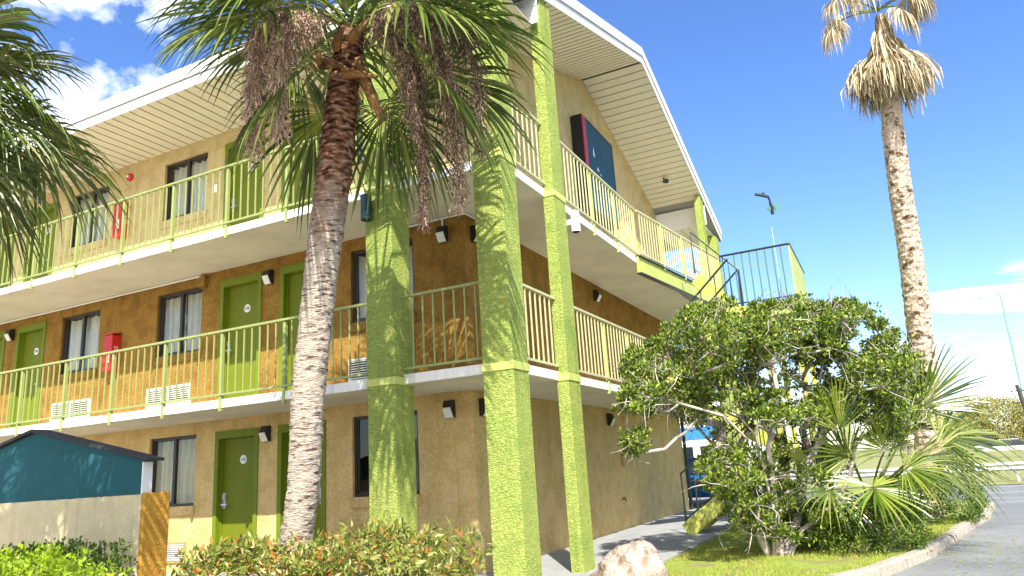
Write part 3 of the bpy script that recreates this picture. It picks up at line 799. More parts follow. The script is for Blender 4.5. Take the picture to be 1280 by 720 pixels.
m_fruit = m_leaf('dry_fruit_stalk', [(0.05, 0.03, 0.02), (0.18, 0.11, 0.07), (0.38, 0.25, 0.17), (0.60, 0.44, 0.32)], 0.0, 0.8)
m_fruitlit = m_leaf('sunlit_fruit_stalk', [(0.20, 0.12, 0.08), (0.50, 0.33, 0.23), (0.76, 0.54, 0.40), (0.88, 0.70, 0.54)], 0.0, 0.8)  # lighter copy for the left clusters, sunlight put into the colour
m_bark = mat('pale_bark', (0.50, 0.44, 0.38), rough=0.9, var=0.3, vscale=14, bump=0.8, bscale=30, bdist=0.01, stretch=(1, 1, 0.4), col2=(0.20, 0.16, 0.13), c2scale=6)
m_lig = m_leaf('glossy_shrub_leaf', [(0.04, 0.075, 0.012), (0.09, 0.145, 0.016), (0.18, 0.25, 0.028), (0.34, 0.39, 0.06)], 0.16, 0.38)
m_box = m_leaf('boxwood_leaf', [(0.04, 0.08, 0.012), (0.09, 0.15, 0.02), (0.16, 0.23, 0.03)], 0.2, 0.35)
m_lime = m_leaf('lime_shrub_leaf', [(0.14, 0.24, 0.012), (0.26, 0.38, 0.02), (0.38, 0.48, 0.03)], 0.3, 0.4)
m_redtip = m_leaf('red_tipped_hedge_leaf', [(0.05, 0.08, 0.015), (0.17, 0.21, 0.03), (0.30, 0.32, 0.06), (0.10, 0.14, 0.02), (0.22, 0.26, 0.04), (0.46, 0.43, 0.18), (0.20, 0.23, 0.04), (0.62, 0.17, 0.04)], 0.25, 0.4)
m_olive = m_leaf('far_tree_leaf', [(0.20, 0.20, 0.04), (0.32, 0.30, 0.07), (0.42, 0.38, 0.11)], 0.2, 0.6)
m_blade = m_leaf('grass_blade', [(0.20, 0.29, 0.025), (0.32, 0.40, 0.04), (0.42, 0.45, 0.07), (0.42, 0.34, 0.15)], 0.25, 0.6)

def two_tone_trunk(lo, hi, z0, z1):
    # grey weathered rings below, reddish fibrous leaf scars higher up
    m = lo.copy(); N, L = m.node_tree.nodes, m.node_tree.links
    p = N['Principled BSDF']; src = p.inputs['Base Color'].links[0].from_socket
    t = N.new('ShaderNodeTexCoord'); sx = N.new('ShaderNodeSeparateXYZ'); L.new(t.outputs['Object'], sx.inputs[0])
    n = N.new('ShaderNodeTexNoise'); n.inputs['Scale'].default_value = 7; n.inputs['Detail'].default_value = 5
    L.new(t.outputs['Object'], n.inputs['Vector'])
    ad = N.new('ShaderNodeMath'); ad.operation = 'MULTIPLY_ADD'; ad.inputs[1].default_value = 1.3
    L.new(n.outputs['Fac'], ad.inputs[0]); L.new(sx.outputs['Z'], ad.inputs[2])
    mr = N.new('ShaderNodeMapRange'); mr.inputs[1].default_value = z0+0.65; mr.inputs[2].default_value = z1+0.65
    L.new(ad.outputs[0], mr.inputs[0])
    n2 = N.new('ShaderNodeTexNoise'); n2.inputs['Scale'].default_value = 10; n2.inputs['Detail'].default_value = 6
    mp = N.new('ShaderNodeMapping'); mp.inputs['Scale'].default_value = (1, 1, 3); L.new(t.outputs['Object'], mp.inputs[0]); L.new(mp.outputs[0], n2.inputs['Vector'])
    cr_ = N.new('ShaderNodeValToRGB'); e = cr_.color_ramp.elements
    e[0].position = 0.36; e[0].color = (0.03, 0.02, 0.016, 1); e[1].position = 0.66; e[1].color = (0.48, 0.31, 0.21, 1)
    k = e.new(0.5); k.color = (0.20, 0.085, 0.045, 1)
    L.new(n2.outputs['Fac'], cr_.inputs[0])
    x = N.new('ShaderNodeMix'); x.data_type = 'RGBA'
    L.new(mr.outputs[0], x.inputs[0]); L.new(src, x.inputs[6]); L.new(cr_.outputs[0], x.inputs[7]); L.new(x.outputs[2], p.inputs['Base Color'])
    return m
m_trunkm = two_tone_trunk(m_trunk, None, 3.7, 4.6)
def nz(v): return v.normalized() if v.length > 1e-9 else Vector((0, 0, 1))
def fan(mb, hub, axis, nrm, L, n, spread, droop, rng, costa=0.35, cup=0.15, jit=0.05, fuse=0.38, tipdroop=0.0, wk=1.0):
    """fan-shaped blade: n folded leaflets round a short midrib; one mesh"""
    a = nz(axis); nn = nz(nrm - a*nrm.dot(a)); b = a.cross(nn)
    dth = 2*spread/n
    for i in range(n):
        th = -spread + (i+0.5)*dth + rng.uniform(-1, 1)*dth*0.25
        q = abs(th)/spread
        d = nz(a*math.cos(th) + b*math.sin(th) + nn*(cup*q) + Vector((rng.uniform(-1, 1), rng.uniform(-1, 1), rng.uniform(-1, 1)))*jit)
        o = hub + a*(costa*L*(1-q)**1.3)
        ll = L*(1-costa*(1-q)**1.3*0.55)*(1-0.22*q*q)*rng.uniform(0.86, 1.06)
        dr = droop*rng.uniform(0.6, 1.4); td = tipdroop*rng.uniform(0.3, 1.7)
        side = nz(nn.cross(d)); base = len(mb.v)
        S = (0.0, 0.2, fuse, 0.62, 0.82, 1.0)
        wm = dth*0.5*ll*fuse*wk
        for s in S:
            p = o + d*(ll*s) + Vector((0, 0, -1))*(ll*(dr*s*s + td*max(0, s-0.5)**2*4))
            if td > 0.01: p -= d*(ll*0.35*td*max(0, s-0.5)**2*4)
            w = wm*s/fuse if s <= fuse else wm*max(0.0, (1-s)/(1-fuse))**0.75
            mb.v.append(tuple(p - side*w)); mb.v.append(tuple(p - nn*(w*0.7))); mb.v.append(tuple(p + side*w))
        for k in range(len(S)-1):
            r0, r1 = base+3*k, base+3*k+3
            mb.f += [(r0, r0+1, r1+1, r1), (r0+1, r0+2, r1+2, r1+1)]
def petiole(mb, p0, p1, sag, r0=0.022, r1=0.012):
    pts = []
    for i in range(6):
        t = i/5; p = p0.lerp(p1, t) + Vector((0, 0, sag*4*t*(1-t)*0.5)); pts.append(p)
    mb.tube(pts, [r0+(r1-r0)*i/5 for i in range(6)], 5)
def frond(tree, org, crown, direction, plen, L, rng, droop=0.25, n=44, m=None, tipdroop=0.25, spread=1.9, hang=0.0, cup=0.15):
    d = nz(direction)
    hub = crown + d*plen + Vector((0, 0, -0.10*plen*plen - hang))
    mb = MB()
    petiole(mb, crown + d*0.10, hub, 0.25*plen)
    ax = nz(d*1.0 + Vector((0, 0, -0.55-hang*1.2)) if d.z < 0.75 else d)
    up = Vector((0, 0, 1)) - ax*ax.z
    up = nz(up) if up.length > 0.05 else nz(Vector((1, 0.3, 0)))
    up = nz(up + ax.cross(up)*rng.uniform(-0.45, 0.45))
    fan(mb, hub, ax, up, L, n, spread, droop, rng, cup=cup, tipdroop=tipdroop, fuse=0.46, wk=1.05)
    return obj('frond', mb, m or m_palm, tree, org=org)
def palm_trunk(pts, rads, seed, ring=0.055, rough=0.5, n=26):
    """trunk of many uneven rings"""
    P = [Vector(p) for p in pts]
    cum = [0]
    for i in range(len(P)-1): cum.append(cum[-1]+(P[i+1]-P[i]).length)
    T = cum[-1]; m_ = int(T/(ring/2.5)); mb = MB(); rg = random.Random(seed); rows = []
    for k in range(m_+1):
        s = T*k/m_
        i = max(j for j in range(len(P)-1) if cum[j] <= s+1e-9)
        t = (s-cum[i])/(cum[i+1]-cum[i])
        # smooth the centre line
        p0, p1, p2, p3 = P[max(i-1, 0)], P[i], P[i+1], P[min(i+2, len(P)-1)]
        c = 0.5*((2*p1) + (p2-p0)*t + (2*p0-5*p1+4*p2-p3)*t*t + (3*p1-p0-3*p2+p3)*t**3)
        r = rads[i]+(rads[i+1]-rads[i])*t
        row = []
        for j in range(n):
            a = 2*math.pi*j/n
            q = Vector((math.cos(a), math.sin(a), 0))
            nv = noise.noise(Vector((q.x*3.1+seed, q.y*3.1, s*14)))
            nv2 = noise.noise(Vector((q.x*7+seed, q.y*7, s*40)))
            saw = ((s/ring + 0.35*noise.noise(Vector((q.x*1.6, q.y*1.6+seed, s*2)))) % 1.0)
            rr = r*(1 + rough*(0.10*saw - 0.05 + 0.10*nv + 0.05*nv2))
            row.append(len(mb.v)); mb.v.append(tuple(c + q*rr))
        rows.append(row)
    for k in range(m_):
        for j in range(n): mb.f.append((rows[k][j], rows[k][(j+1) % n], rows[k+1][(j+1) % n], rows[k+1][j]))
    mb.f.append(tuple(rows[-1]))
    return mb
def fruit(tree, org, start, mid, end, rng, twigs=260, wid=0.28, m=None):
    mb = MB(); start, mid, end = Vector(start), Vector(mid), Vector(end)
    cur = [start*(1-t)**2 + mid*2*t*(1-t) + end*t*t for t in [i/14 for i in range(15)]]
    mb.tube(cur, [0.016-0.010*i/14 for i in range(15)], 5)
    for i in range(twigs):
        t = rng.uniform(0.22, 1.0); k = min(int(t*14), 13); p = cur[k].lerp(cur[k+1], t*14-k)
        dd = Vector((rng.gauss(0, 1), rng.gauss(0, 1), rng.gauss(-0.7, 0.6))).normalized()
        ln = wid*rng.uniform(0.35, 1.0)*(1.15-0.6*t)
        q = p + dd*ln*0.6 + Vector((0, 0, -0.10*ln)); e = q + dd*ln*0.25 + Vector((0, 0, -ln*0.55))
        w = 0.0042
        for s0, s1 in ((p, q), (q, e)):
            x = Vector((rng.uniform(-1, 1), rng.uniform(-1, 1), 0.2)).normalized()*w
            mb.quad(s0-x, s0+x, s1+x, s1-x)
        for _ in range(9):
            u = rng.uniform(0.15, 1); c = (q.lerp(e, u) if rng.random() < 0.65 else p.lerp(q, u)) + Vector((rng.gauss(0, 0.015), rng.gauss(0, 0.015), rng.gauss(0, 0.015)))
            r = rng.uniform(0.0045, 0.008); b = len(mb.v)
            mb.v += [tuple(c+Vector(o_)*r) for o_ in ((1, 0, 0), (-0.5, 0.87, 0), (-0.5, -0.87, 0), (0, 0, 1.2), (0, 0, -1.2))]
            mb.f += [(b, b+1, b+3), (b+1, b+2, b+3), (b+2, b, b+3), (b+1, b, b+4), (b+2, b+1, b+4), (b, b+2, b+4)]
    return obj('fruit_cluster', mb, m or m_fruit, tree, org=org)
CR, CU, CB = RT.copy(), UP.copy(), -FW   # right, up, towards the lens: used to read off directions in the photo
def cdir(r, u, b): return CR*r + CU*u + CB*b

# --- the big sabal palm in front of the facade
D = 7.8
tp_pts = [at(u, v, D) for u, v in ((362, 790), (370, 680), (380, 600), (385, 500), (394, 410), (403, 330), (417, 220), (427, 130), (438, 40))]
tp_pts[0].z = -0.15
org = tuple(tp_pts[0])
palm = thing('palm_tree', 'large sabal palm with a leaning pale trunk and dry fruit stalks before the motel front', 'palm tree', org)
obj('trunk', palm_trunk(tp_pts, [0.19, 0.170, 0.167, 0.172, 0.172, 0.175, 0.185, 0.165, 0.145], 3, 0.055, 0.75, 40), m_trunkm, palm, org=org, smooth=True)
crown = at(440, 34, D)
rng = random.Random(11)
# old leaf boots under the crown
for (u, v, du, dv, l) in ((405, 82, -20, 5, 0.30), (420, 60, 10, -28, 0.30), (448, 75, 30, 70, 0.55), (440, 50, 22, -25, 0.34), (395, 70, 42, 18, 0.36), (455, 95, 20, 55, 0.45), (430, 92, 42, 4, 0.30)):
    p = at(u, v, D-0.16); q = at(u+du, v+dv, D-0.34 if dv < 20 else D-0.30)
    mb = MB(); mb.tube([p, p.lerp(q, 0.5)+CB*0.05, q], [0.055, 0.042, 0.016], 6)
    o = obj('leaf_boot', mb, m_boot, palm, org=org)
vis = [  # right, up, towards, petiole, blade, droop, hang
    (-1.0, 0.28, 0.30, 0.80, 1.15, 0.10, 0.0), (-0.95, 0.05, 0.75, 0.85, 1.10, 0.25, 0.0), (-0.75, 0.45, 0.8, 0.9, 1.1, 0.35, 0.0),
    (-0.55, -0.30, 0.35, 0.65, 0.95, 0.35, 0.25), (-0.95, 0.25, -0.4, 0.8, 1.1, 0.2, 0.0), (-0.6, 0.25, 1.0, 0.8, 1.05, 0.35, 0.0),
    (1.0, 0.18, 0.25, 0.95, 1.15, 0.12, 0.0), (0.95, 0.35, 0.6, 0.9, 1.1, 0.25, 0.0), (0.80, -0.28, 0.45, 1.0, 1.0, 0.30, 0.2),
    (0.95, -0.15, -0.3, 1.0, 1.0, 0.3, 0.1), (0.45, -0.45, -0.35, 0.55, 0.95, 0.4, 0.35), (0.75, 0.15, 0.8, 0.85, 1.05, 0.35, 0.0),
    (0.25, 0.5, 1.0, 0.8, 1.05, 0.4, 0.0), (0.55, -0.45, -0.5, 0.8, 0.95, 0.4, 0.25), (-0.45, -0.4, -0.5, 0.8, 0.95, 0.4, 0.25),
    (0.15, -0.5, -0.8, 0.8, 0.95, 0.4, 0.2), (-0.8, 0.0, -0.8, 0.9, 1.0, 0.3, 0.1), (0.75, 0.05, -0.8, 0.9, 1.0, 0.3, 0.1)]
for (r, u, b, pl, L_, dr, hg) in vis:
    frond(palm, org, crown, cdir(r, u, b), pl, L_*1.08, rng, droop=dr*0.8, n=36, hang=hg, tipdroop=0.16)
for i in range(16):
    a = i*2.399; el = 0.35+0.05*i
    d = Vector((math.cos(a)*math.cos(el), math.sin(a)*math.cos(el), math.sin(el)))
    frond(palm, org, crown+Vector((0, 0, 0.1)), d, 0.95, 1.1, rng, droop=0.2, n=34, tipdroop=0.15)
for (u0, v0, u1, v1, u2, v2, dd, tw, wd) in (
    (420, 20, 300, -40, 318, 190, -0.35, 420, 0.30), (425, 25, 330, -10, 350, 165, -0.55, 380, 0.28), (425, 30, 290, -20, 330, 130, -0.1, 300, 0.26),
    (455, 20, 560, -60, 575, 250, -0.35, 460, 0.28), (455, 25, 540, -20, 528, 280, -0.2, 420, 0.20), (458, 20, 610, -50, 600, 190, -0.15, 300, 0.24), (450, 25, 500, -10, 520, 170, -0.5, 260, 0.24)):
    fruit(palm, org, at(u0, v0, D), at(u1, v1, D+dd), at(u2, v2, D+dd), rng, int(tw*1.7), wd*1.1, m_fruitlit if u2 < 400 else m_fruit)

# --- palm cut by the left edge
D2 = 5.7
c2 = at(-92, 130, D2)
b2 = Vector((c2.x-0.25, c2.y+0.1, -0.12))
org2 = tuple(b2)
palm2 = thing('palm_tree', 'drooping sabal palm crown entering the photo at its left edge', 'palm tree', org2)
obj('trunk', palm_trunk([b2, b2.lerp(c2, 0.5)+Vector((0.05, 0, 0)), c2], [0.24, 0.20, 0.19], 5, 0.06, 0.7), m_trunk, palm2, org=org2)
rng = random.Random(23)
for (r, u, b, pl, L_, dr, hg) in [(1.0, 0.05, 0.2, 0.25, 0.95, 0.45, 0.0), (0.9, 0.45, 0.3, 0.3, 0.95, 0.6, 0.0), (0.6, 0.9, 0.2, 0.45, 1.0, 0.6, 0.0), (0.9, -0.35, 0.3, 0.25, 0.95, 0.5, 0.1),
        (0.5, -0.2, 0.9, 0.35, 0.95, 0.6, 0.1), (0.2, 0.35, 1.0, 0.4, 1.0, 0.6, 0.0), (0.8, 0.2, -0.5, 0.3, 0.95, 0.5, 0.0), (0.3, 1.0, -0.3, 0.6, 1.0, 0.6, 0.0), (0.7, 0.7, -0.2, 0.4, 0.95, 0.6, 0.0),
        (0.5, -0.6, 0.5, 0.3, 0.9, 0.4, 0.2), (0.7, -0.5, -0.4, 0.3, 0.9, 0.4, 0.2)]:
    frond(palm2, org2, c2, cdir(r, u, b), pl+0.10, L_*0.88, rng, droop=dr*0.45, n=36, hang=hg, m=m_palmd if rng.random() < 0.5 else m_palm, tipdroop=0.22)
for i in range(18):
    a = i*2.399; el = -0.2+0.08*i
    d = Vector((math.cos(a)*math.cos(el), math.sin(a)*math.cos(el), math.sin(el)))
    if d.dot(CR) > 0.35: d -= CR*0.6
    frond(palm2, org2, c2, d, 0.6, 1.0, rng, droop=0.3, n=40, tipdroop=0.2, m=m_palm)
for (r, u, b) in ((0.35, -0.9, 0.3), (0.2, -0.9, 0.6), (0.5, -0.85, 0.1), (0.05, -0.9, 0.5), (0.3, -0.9, -0.2)):
    frond(palm2, org2, c2 - CU*0.35, cdir(r, u, b), 0.45, 0.85, rng, droop=0.5, n=40, hang=0.1, m=m_deadd, tipdroop=0.3, spread=1.0, cup=0.0)

# --- a third sabal palm, unseen left of the frame, added to shade the garden wall
c2b = Vector((-2.75, -6.55, 4.45)); b2b = Vector((-2.9, -6.5, -0.12)); org2b = tuple(b2b)
palm2b = thing('palm_tree', 'unseen sabal palm added beyond the left edge to shade the low garden wall', 'palm tree', org2b)
obj('trunk', palm_trunk([b2b, b2b.lerp(c2b, 0.5)+Vector((0.05, 0, 0)), c2b], [0.24, 0.20, 0.19], 8, 0.06, 0.7), m_trunk, palm2b, org=org2b)
for i in range(30):
    a = i*2.399; el = -0.35+0.05*i
    d = Vector((math.cos(a)*math.cos(el), math.sin(a)*math.cos(el), math.sin(el)))
    if d.dot(CR) > 0.5: d -= CR*0.3
    frond(palm2b, org2b, c2b, d, 0.55, 0.95, rng, droop=0.3, n=36, tipdroop=0.2, m=m_palm)

# --- tall dying palm on the right
D3 = 14.2
tp3 = [at(1162, 640, D3), at(1158, 500, D3), at(1148, 400, D3), at(1137, 310, D3), at(1126, 240, D3), at(1117, 170, D3), at(1110, 100, D3), at(1101, 20, D3)]
tp3[0].z = -0.12
org3 = tuple(tp3[0])
palm3 = thing('palm_tree', 'tall thin dying palm with a ragged skirt of straw coloured dead fronds', 'palm tree', org3)
obj('trunk', palm_trunk(tp3, [0.26, 0.235, 0.225, 0.215, 0.205, 0.195, 0.165, 0.10], 17, 0.13, 0.9, 22), m_ftrunk, palm3, org=org3)
rng = random.Random(31)
def thatch(p, out, ln, nst, wid, m, rg):
    """a dead fan folded down: long strips that leave the trunk and hang"""
    mb = MB()
    out = nz(Vector((out.x, out.y, 0)))
    side = Vector((-out.y, out.x, 0))
    for i in range(nst):
        o2 = nz(out + side*rg.uniform(-0.9, 0.9))
        reach = wid*rg.uniform(0.5, 1.0); l2 = ln*rg.uniform(0.7, 1.1)
        w = rg.uniform(0.012, 0.03); sd = nz(Vector((rg.uniform(-1, 1), rg.uniform(-1, 1), 0.1)))
        b = len(mb.v); path = []
        for k in range(6):
            t = k/5
            path.append(p + o2*(reach*(1-(1-t)**2.0)) + Vector((0, 0, 0.10*math.sin(min(t*3, 3.14)) - l2*t**1.35)) + sd*(0.05*rg.uniform(-1, 1)*t))
        for k, q in enumerate(path):
            ww = w*(0.6+0.4*math.sin(math.pi*min(1, k/5+0.25)))*(1 if k < 5 else 0.2)
            mb.v.append(tuple(q-sd*ww)); mb.v.append(tuple(q+sd*ww))
        for k in range(5): mb.f.append((b+2*k, b+2*k+1, b+2*k+3, b+2*k+2))
    return mb
def trunk3(v):
    for i in range(len(tp3)-1):
        pass
    return at(1098+(v-10)*0.125, v, D3)
for v, k0, reach, ln in ((20, 8, 0.26, 0.95), (34, 8, 0.36, 1.1), (52, 10, 0.55, 0.9), (70, 15, 0.98, 0.9), (86, 13, 0.95, 0.75), (98, 10, 0.7, 0.62)):
    for i in range(k0):
        if rng.random() < 0.14: continue
        a = 2*math.pi*i/k0 + v*0.7 + rng.uniform(-0.35, 0.35)
        obj('dead_frond', thatch(trunk3(v), Vector((math.cos(a), math.sin(a), 0)), ln*rng.uniform(0.65, 1.2), 40, 0.80*reach*rng.uniform(0.6, 1.2), m_dead, rng), m_dead, palm3, org=org3)
top3 = at(1097, 14, D3)
for (r, u, b, pl, L_) in ((-1.0, -0.35, 0.3, 1.05, 0.55), (-0.95, 0.25, 0.2, 0.85, 0.6), (-0.6, 0.5, 0.4, 0.6, 0.6), (0.8, 0.35, 0.2, 0.65, 0.55), (0.95, 0.55, -0.2, 0.7, 0.6), (0.4, -0.1, 0.6, 0.4, 0.6), (0.1, 0.9, 0.2, 0.7, 0.6), (-0.3, 0.8, -0.4, 0.7, 0.6), (-0.75, 0.05, -0.5, 0.7, 0.6)):
    d = nz(cdir(r, u, b)); hub = top3+d*pl
    mb = MB(); petiole(mb, top3, hub, 0.12, 0.02, 0.012); o = obj('frond_stalk', mb, m_petiole, palm3, org=org3)
    mb = MB()
    fan(mb, hub, nz(d*0.6+Vector((0, 0, -0.5))), Vector((0, 0, 1))+d*0.2, L_*0.82, 60, 1.7, 0.5, rng, cup=-0.35, tipdroop=0.6, jit=0.25, wk=3.0, fuse=0.5)
    obj('dead_frond', mb, m_dead, palm3, org=org3)

# --- low fan palm behind the shrub on the right
D4 = 10.6
c4 = at(1088, 632, D4); b4 = Vector((c4.x, c4.y, -0.1)); org4 = tuple(b4)
palm4 = thing('fan_palm', 'low bushy fan palm with stiff spread leaves at the right of the tree', 'palm tree', org4)
obj('trunk', palm_trunk([b4, c4], [0.17, 0.13], 41, 0.06, 1.0, 18), m_trunkr, palm4, org=org4)
rng = random.Random(47)
def stiff(hubpx, dep, axis, up, L_, n=40, spread=1.9, m=m_palm, dr=0.05, td=0.1, tree=None, o_=None, cc=None):
    hub = at(*hubpx, dep); mb = MB(); petiole(mb, cc, hub, 0.15, 0.02, 0.012)
    fan(mb, hub, cdir(*axis), cdir(*up), L_, n, spread, dr, rng, costa=0.12, cup=0.12, tipdroop=td)
    obj('frond', mb, m, tree, org=o_)
P4 = dict(tree=palm4, o_=org4, cc=c4)
stiff((1150, 512), 10.6, (0.55, 0.80, 0.1), (-0.2, 0.1, 1.0), 1.15, 30, 1.2, **P4)
stiff((1105, 565), 10.0, (-0.25, 0.9, 0.25), (0.1, 0.1, 1.0), 0.78, 30, 1.6, m=m_palml, **P4)
stiff((1090, 608), 9.8, (0.1, -0.2, 0.7), (0.0, 1.0, 0.4), 0.80, 34, 2.4, m=m_palml, **P4)
stiff((1172, 548), 10.3, (0.95, 0.18, 0.1), (-0.2, 0.8, 0.6), 1.15, 32, 1.5, dr=0.16, td=0.2, **P4)
stiff((1165, 565), 10.1, (0.9, -0.25, 0.2), (0.2, 0.6, 0.8), 1.05, 32, 1.4, dr=0.10, td=0.12, **P4)
stiff((1145, 572), 10.0, (0.7, -0.4, 0.5), (0.2, 0.6, 0.8), 0.9, 32, 1.5, dr=0.08, td=0.1, m=m_palmd, **P4)
stiff((1062, 572), 10.2, (-0.7, 0.6, 0.2), (0.1, 0.2, 1.0), 0.95, 30, 1.5, **P4)
stiff((1050, 540), 9.9, (-0.15, 1.0, 0.0), (0.0, 0.1, 1.0), 0.9, 26, 1.0, m=m_palml, **P4)
stiff((1130, 535), 11.0, (0.3, 0.9, -0.3), (0.0, 0.2, 1.0), 1.0, 30, 1.4, **P4)
stiff((1040, 612), 10.0, (-0.6, -0.1, 0.6), (0.0, 0.8, 0.6), 0.75, 32, 2.0, dr=0.15, **P4)
stiff((1130, 585), 9.8, (0.9, 0.1, 0.5), (0.1, 0.8, 0.6), 0.72, 32, 1.7, m=m_palml, dr=0.15, **P4)

# --- generic woody plant: twigs grown from the trunk to leaf clumps
def leafy(mb, c, rad, n, size, rng, flat=0.5, asp=0.5, up=0.4):
    for _ in range(n):
        while True:
            p = Vector((rng.uniform(-1, 1), rng.uniform(-1, 1), rng.uniform(-1, 1)))
            if p.length < 1: break
        q = c + Vector((p.x*rad, p.y*rad, p.z*rad*0.75))
        d = nz(p*0.7 + Vector((rng.gauss(0, 0.6), rng.gauss(0, 0.6), rng.gauss(up, 0.5))))
        s = nz(d.cross(Vector((rng.gauss(0, 1), rng.gauss(0, 1), rng.gauss(0, 1)))))
        l = size*rng.uniform(0.7, 1.25); w = l*asp*0.5; nrm = d.cross(s)
        b = len(mb.v)
        mb.v += [tuple(q), tuple(q+d*l*0.45+s*w+nrm*w*0.25), tuple(q+d*l), tuple(q+d*l*0.45-s*w+nrm*w*0.25)]
        mb.f += [(b, b+1, b+2), (b, b+2, b+3)]
def grow(roots, clumps, rng, kink=0.10, step=0.28):
    """nodes: (pos, parent); every clump is joined to the nearest node that is nearer to the root"""
    nodes = []
    for path in roots:
        par = -1
        for p in path:
            nodes.append([Vector(p), par]); par = len(nodes)-1
    r0 = Vector(roots[0][0])
    cl = sorted(clumps, key=lambda c: (c-r0).length)
    ends = []
    for c in cl:
        best, bd = 0, 1e9
        dc = (c-r0).length
        for i, (p, _) in enumerate(nodes):
            d = (p-c).length + 0.35*max(0.0, (p-r0).length-dc+0.1)*4
            if d < bd: bd, best = d, i
        p0 = nodes[best][0]; n = max(1, int((c-p0).length/step)); par = best
        for k in range(1, n+1):
            t = k/n
            q = p0.lerp(c, t) + Vector((0, 0, -0.12*(c-p0).length*math.sin(math.pi*t)))
            if k < n: q += Vector((rng.gauss(0, kink), rng.gauss(0, kink), rng.gauss(0, kink)))*step
            nodes.append([q, par]); par = len(nodes)-1
        ends.append(par)
    return nodes, ends
def wood(nodes, ends, rtip, expo=0.5, rmax=0.12, n=6):
    cnt = [0.0]*len(nodes)
    for e in ends: cnt[e] += 1
    for i in range(len(nodes)-1, -1, -1):
        if nodes[i][1] >= 0: cnt[nodes[i][1]] += cnt[i]
    mb = MB()
    rad = [min(rmax, rtip*max(1, c)**expo) for c in cnt]
    for i, (p, par) in enumerate(nodes):
        if par < 0: continue
        mb.tube([nodes[par][0], p], [rad[par] if rad[par] < rad[i]*1.7 else rad[i]*1.25, rad[i]], n if rad[i] > 0.012 else 4, cap=False)
    return mb

# --- the many-stemmed tree beside the walkway
rng = random.Random(7)
DT = 10.1
rootp = at(972, 700, DT); rootp.z = -0.1
org5 = tuple(rootp)
tree = thing('broadleaf_tree', 'twisted many stemmed evergreen tree with pale bark on the lawn by the stair', 'tree', org5)
blobs = [  # px u, v, depth offset, radii px (u, v), depth radius m, clumps
    (905, 425, 0.0, 75, 48, 0.8, 90), (985, 415, 0.2, 80, 42, 0.9, 90), (1060, 420, 0.3, 62, 45, 0.8, 64), (1110, 470, 0.2, 55, 48, 0.8, 70), (840, 470, -0.1, 62, 48, 0.6, 66),
    (800, 500, -0.3, 28, 24, 0.3, 16), (795, 552, -0.4, 24, 14, 0.2, 12), (900, 500, 0.3, 70, 48, 0.7, 54), (985, 490, 0.3, 70, 45, 0.7, 40), (1060, 500, 0.4, 70, 44, 0.8, 48), (1125, 520, 0.3, 40, 30, 0.5, 24),
    (915, 590, -0.1, 42, 36, 0.5, 42), (1000, 585, 0.5, 60, 40, 0.5, 26), (975, 640, 0.4, 50, 34, 0.5, 34), (1010, 655, 0.3, 45, 26, 0.4, 26), (940, 640, -0.1, 30, 26, 0.4, 20), (985, 520, -0.6, 40, 10, 0.2, 14), (1040, 395, 0.4, 45, 22, 0.5, 24)]
clumps = []; sizes = []
for (u, v, dd, ru, rv, rd, n) in blobs:
    for _ in range(int(n*1.55)):
        while True:
            a, b, c = rng.uniform(-1, 1), rng.uniform(-1, 1), rng.uniform(-1, 1)
            if 0.25 < a*a+b*b+c*c < 1: break
        clumps.append(at(u+a*ru, v+b*rv, DT+dd+(0.5 if rd > 0.55 else 0.0)+c*rd*1.7))
clumps = [c for c in clumps if c.z > 0.0]
R0 = rootp
def px(u, v, d=0.0): return at(u, v, DT+d)
roots = [[R0, px(968, 640), px(955, 590), px(945, 545), px(915, 510), px(890, 480, -0.1), px(850, 470, -0.2)],
         [R0+Vector((0.05, 0, 0)), px(972, 640, 0.1), px(965, 600, 0.0), px(960, 560), px(968, 530), px(972, 490), px(965, 455, 0.1)],
         [R0+Vector((0.15, 0.05, 0)), px(1000, 665, 0.1), px(1040, 632, 0.0), px(1062, 600, 0.1), px(1070, 550, 0.2), px(1062, 505, 0.2), px(1085, 470, 0.2)],
         [R0+Vector((-0.1, 0.05, 0)), px(945, 660, 0.1), px(925, 620), px(920, 580), px(935, 550, -0.2), px(905, 520, -0.3), px(835, 500, -0.35), px(795, 490, -0.3)],
         [R0+Vector((0.1, 0.1, 0)), px(1000, 640, 0.3), px(1005, 590, 0.3), px(1030, 540, 0.3), px(1020, 495, 0.3), px(1030, 450, 0.3)]]
nodes, ends = grow(roots, clumps, rng, 0.28, 0.16)
tw = wood(nodes, ends, 0.0048, 0.45, 0.062, 7)
lm = MB()
for c in clumps: leafy(lm, c, rng.uniform(0.07, 0.15), rng.choice((30, 50, 80, 100, 120)), rng.uniform(0.045, 0.072), rng, asp=0.5, up=0.7)
obj('foliage', lm, m_lig, tree, org=org5)
# bare twigs among the leaves
for _ in range(750):
    c = rng.choice(clumps); d = nz(Vector((rng.gauss(0, 1), rng.gauss(0, 1), rng.gauss(-0.1, 0.7))))
    p = c; pts = [p]
    for k in range(4):
        d = nz(d+Vector((rng.gauss(0, 0.35), rng.gauss(0, 0.35), rng.gauss(0, 0.35)))); p = p+d*0.11; pts.append(p)
    tw.tube(pts, [0.008, 0.007, 0.006, 0.004, 0.003], 4, cap=False)
obj('branches', tw, m_bark, tree, org=org5, smooth=True)

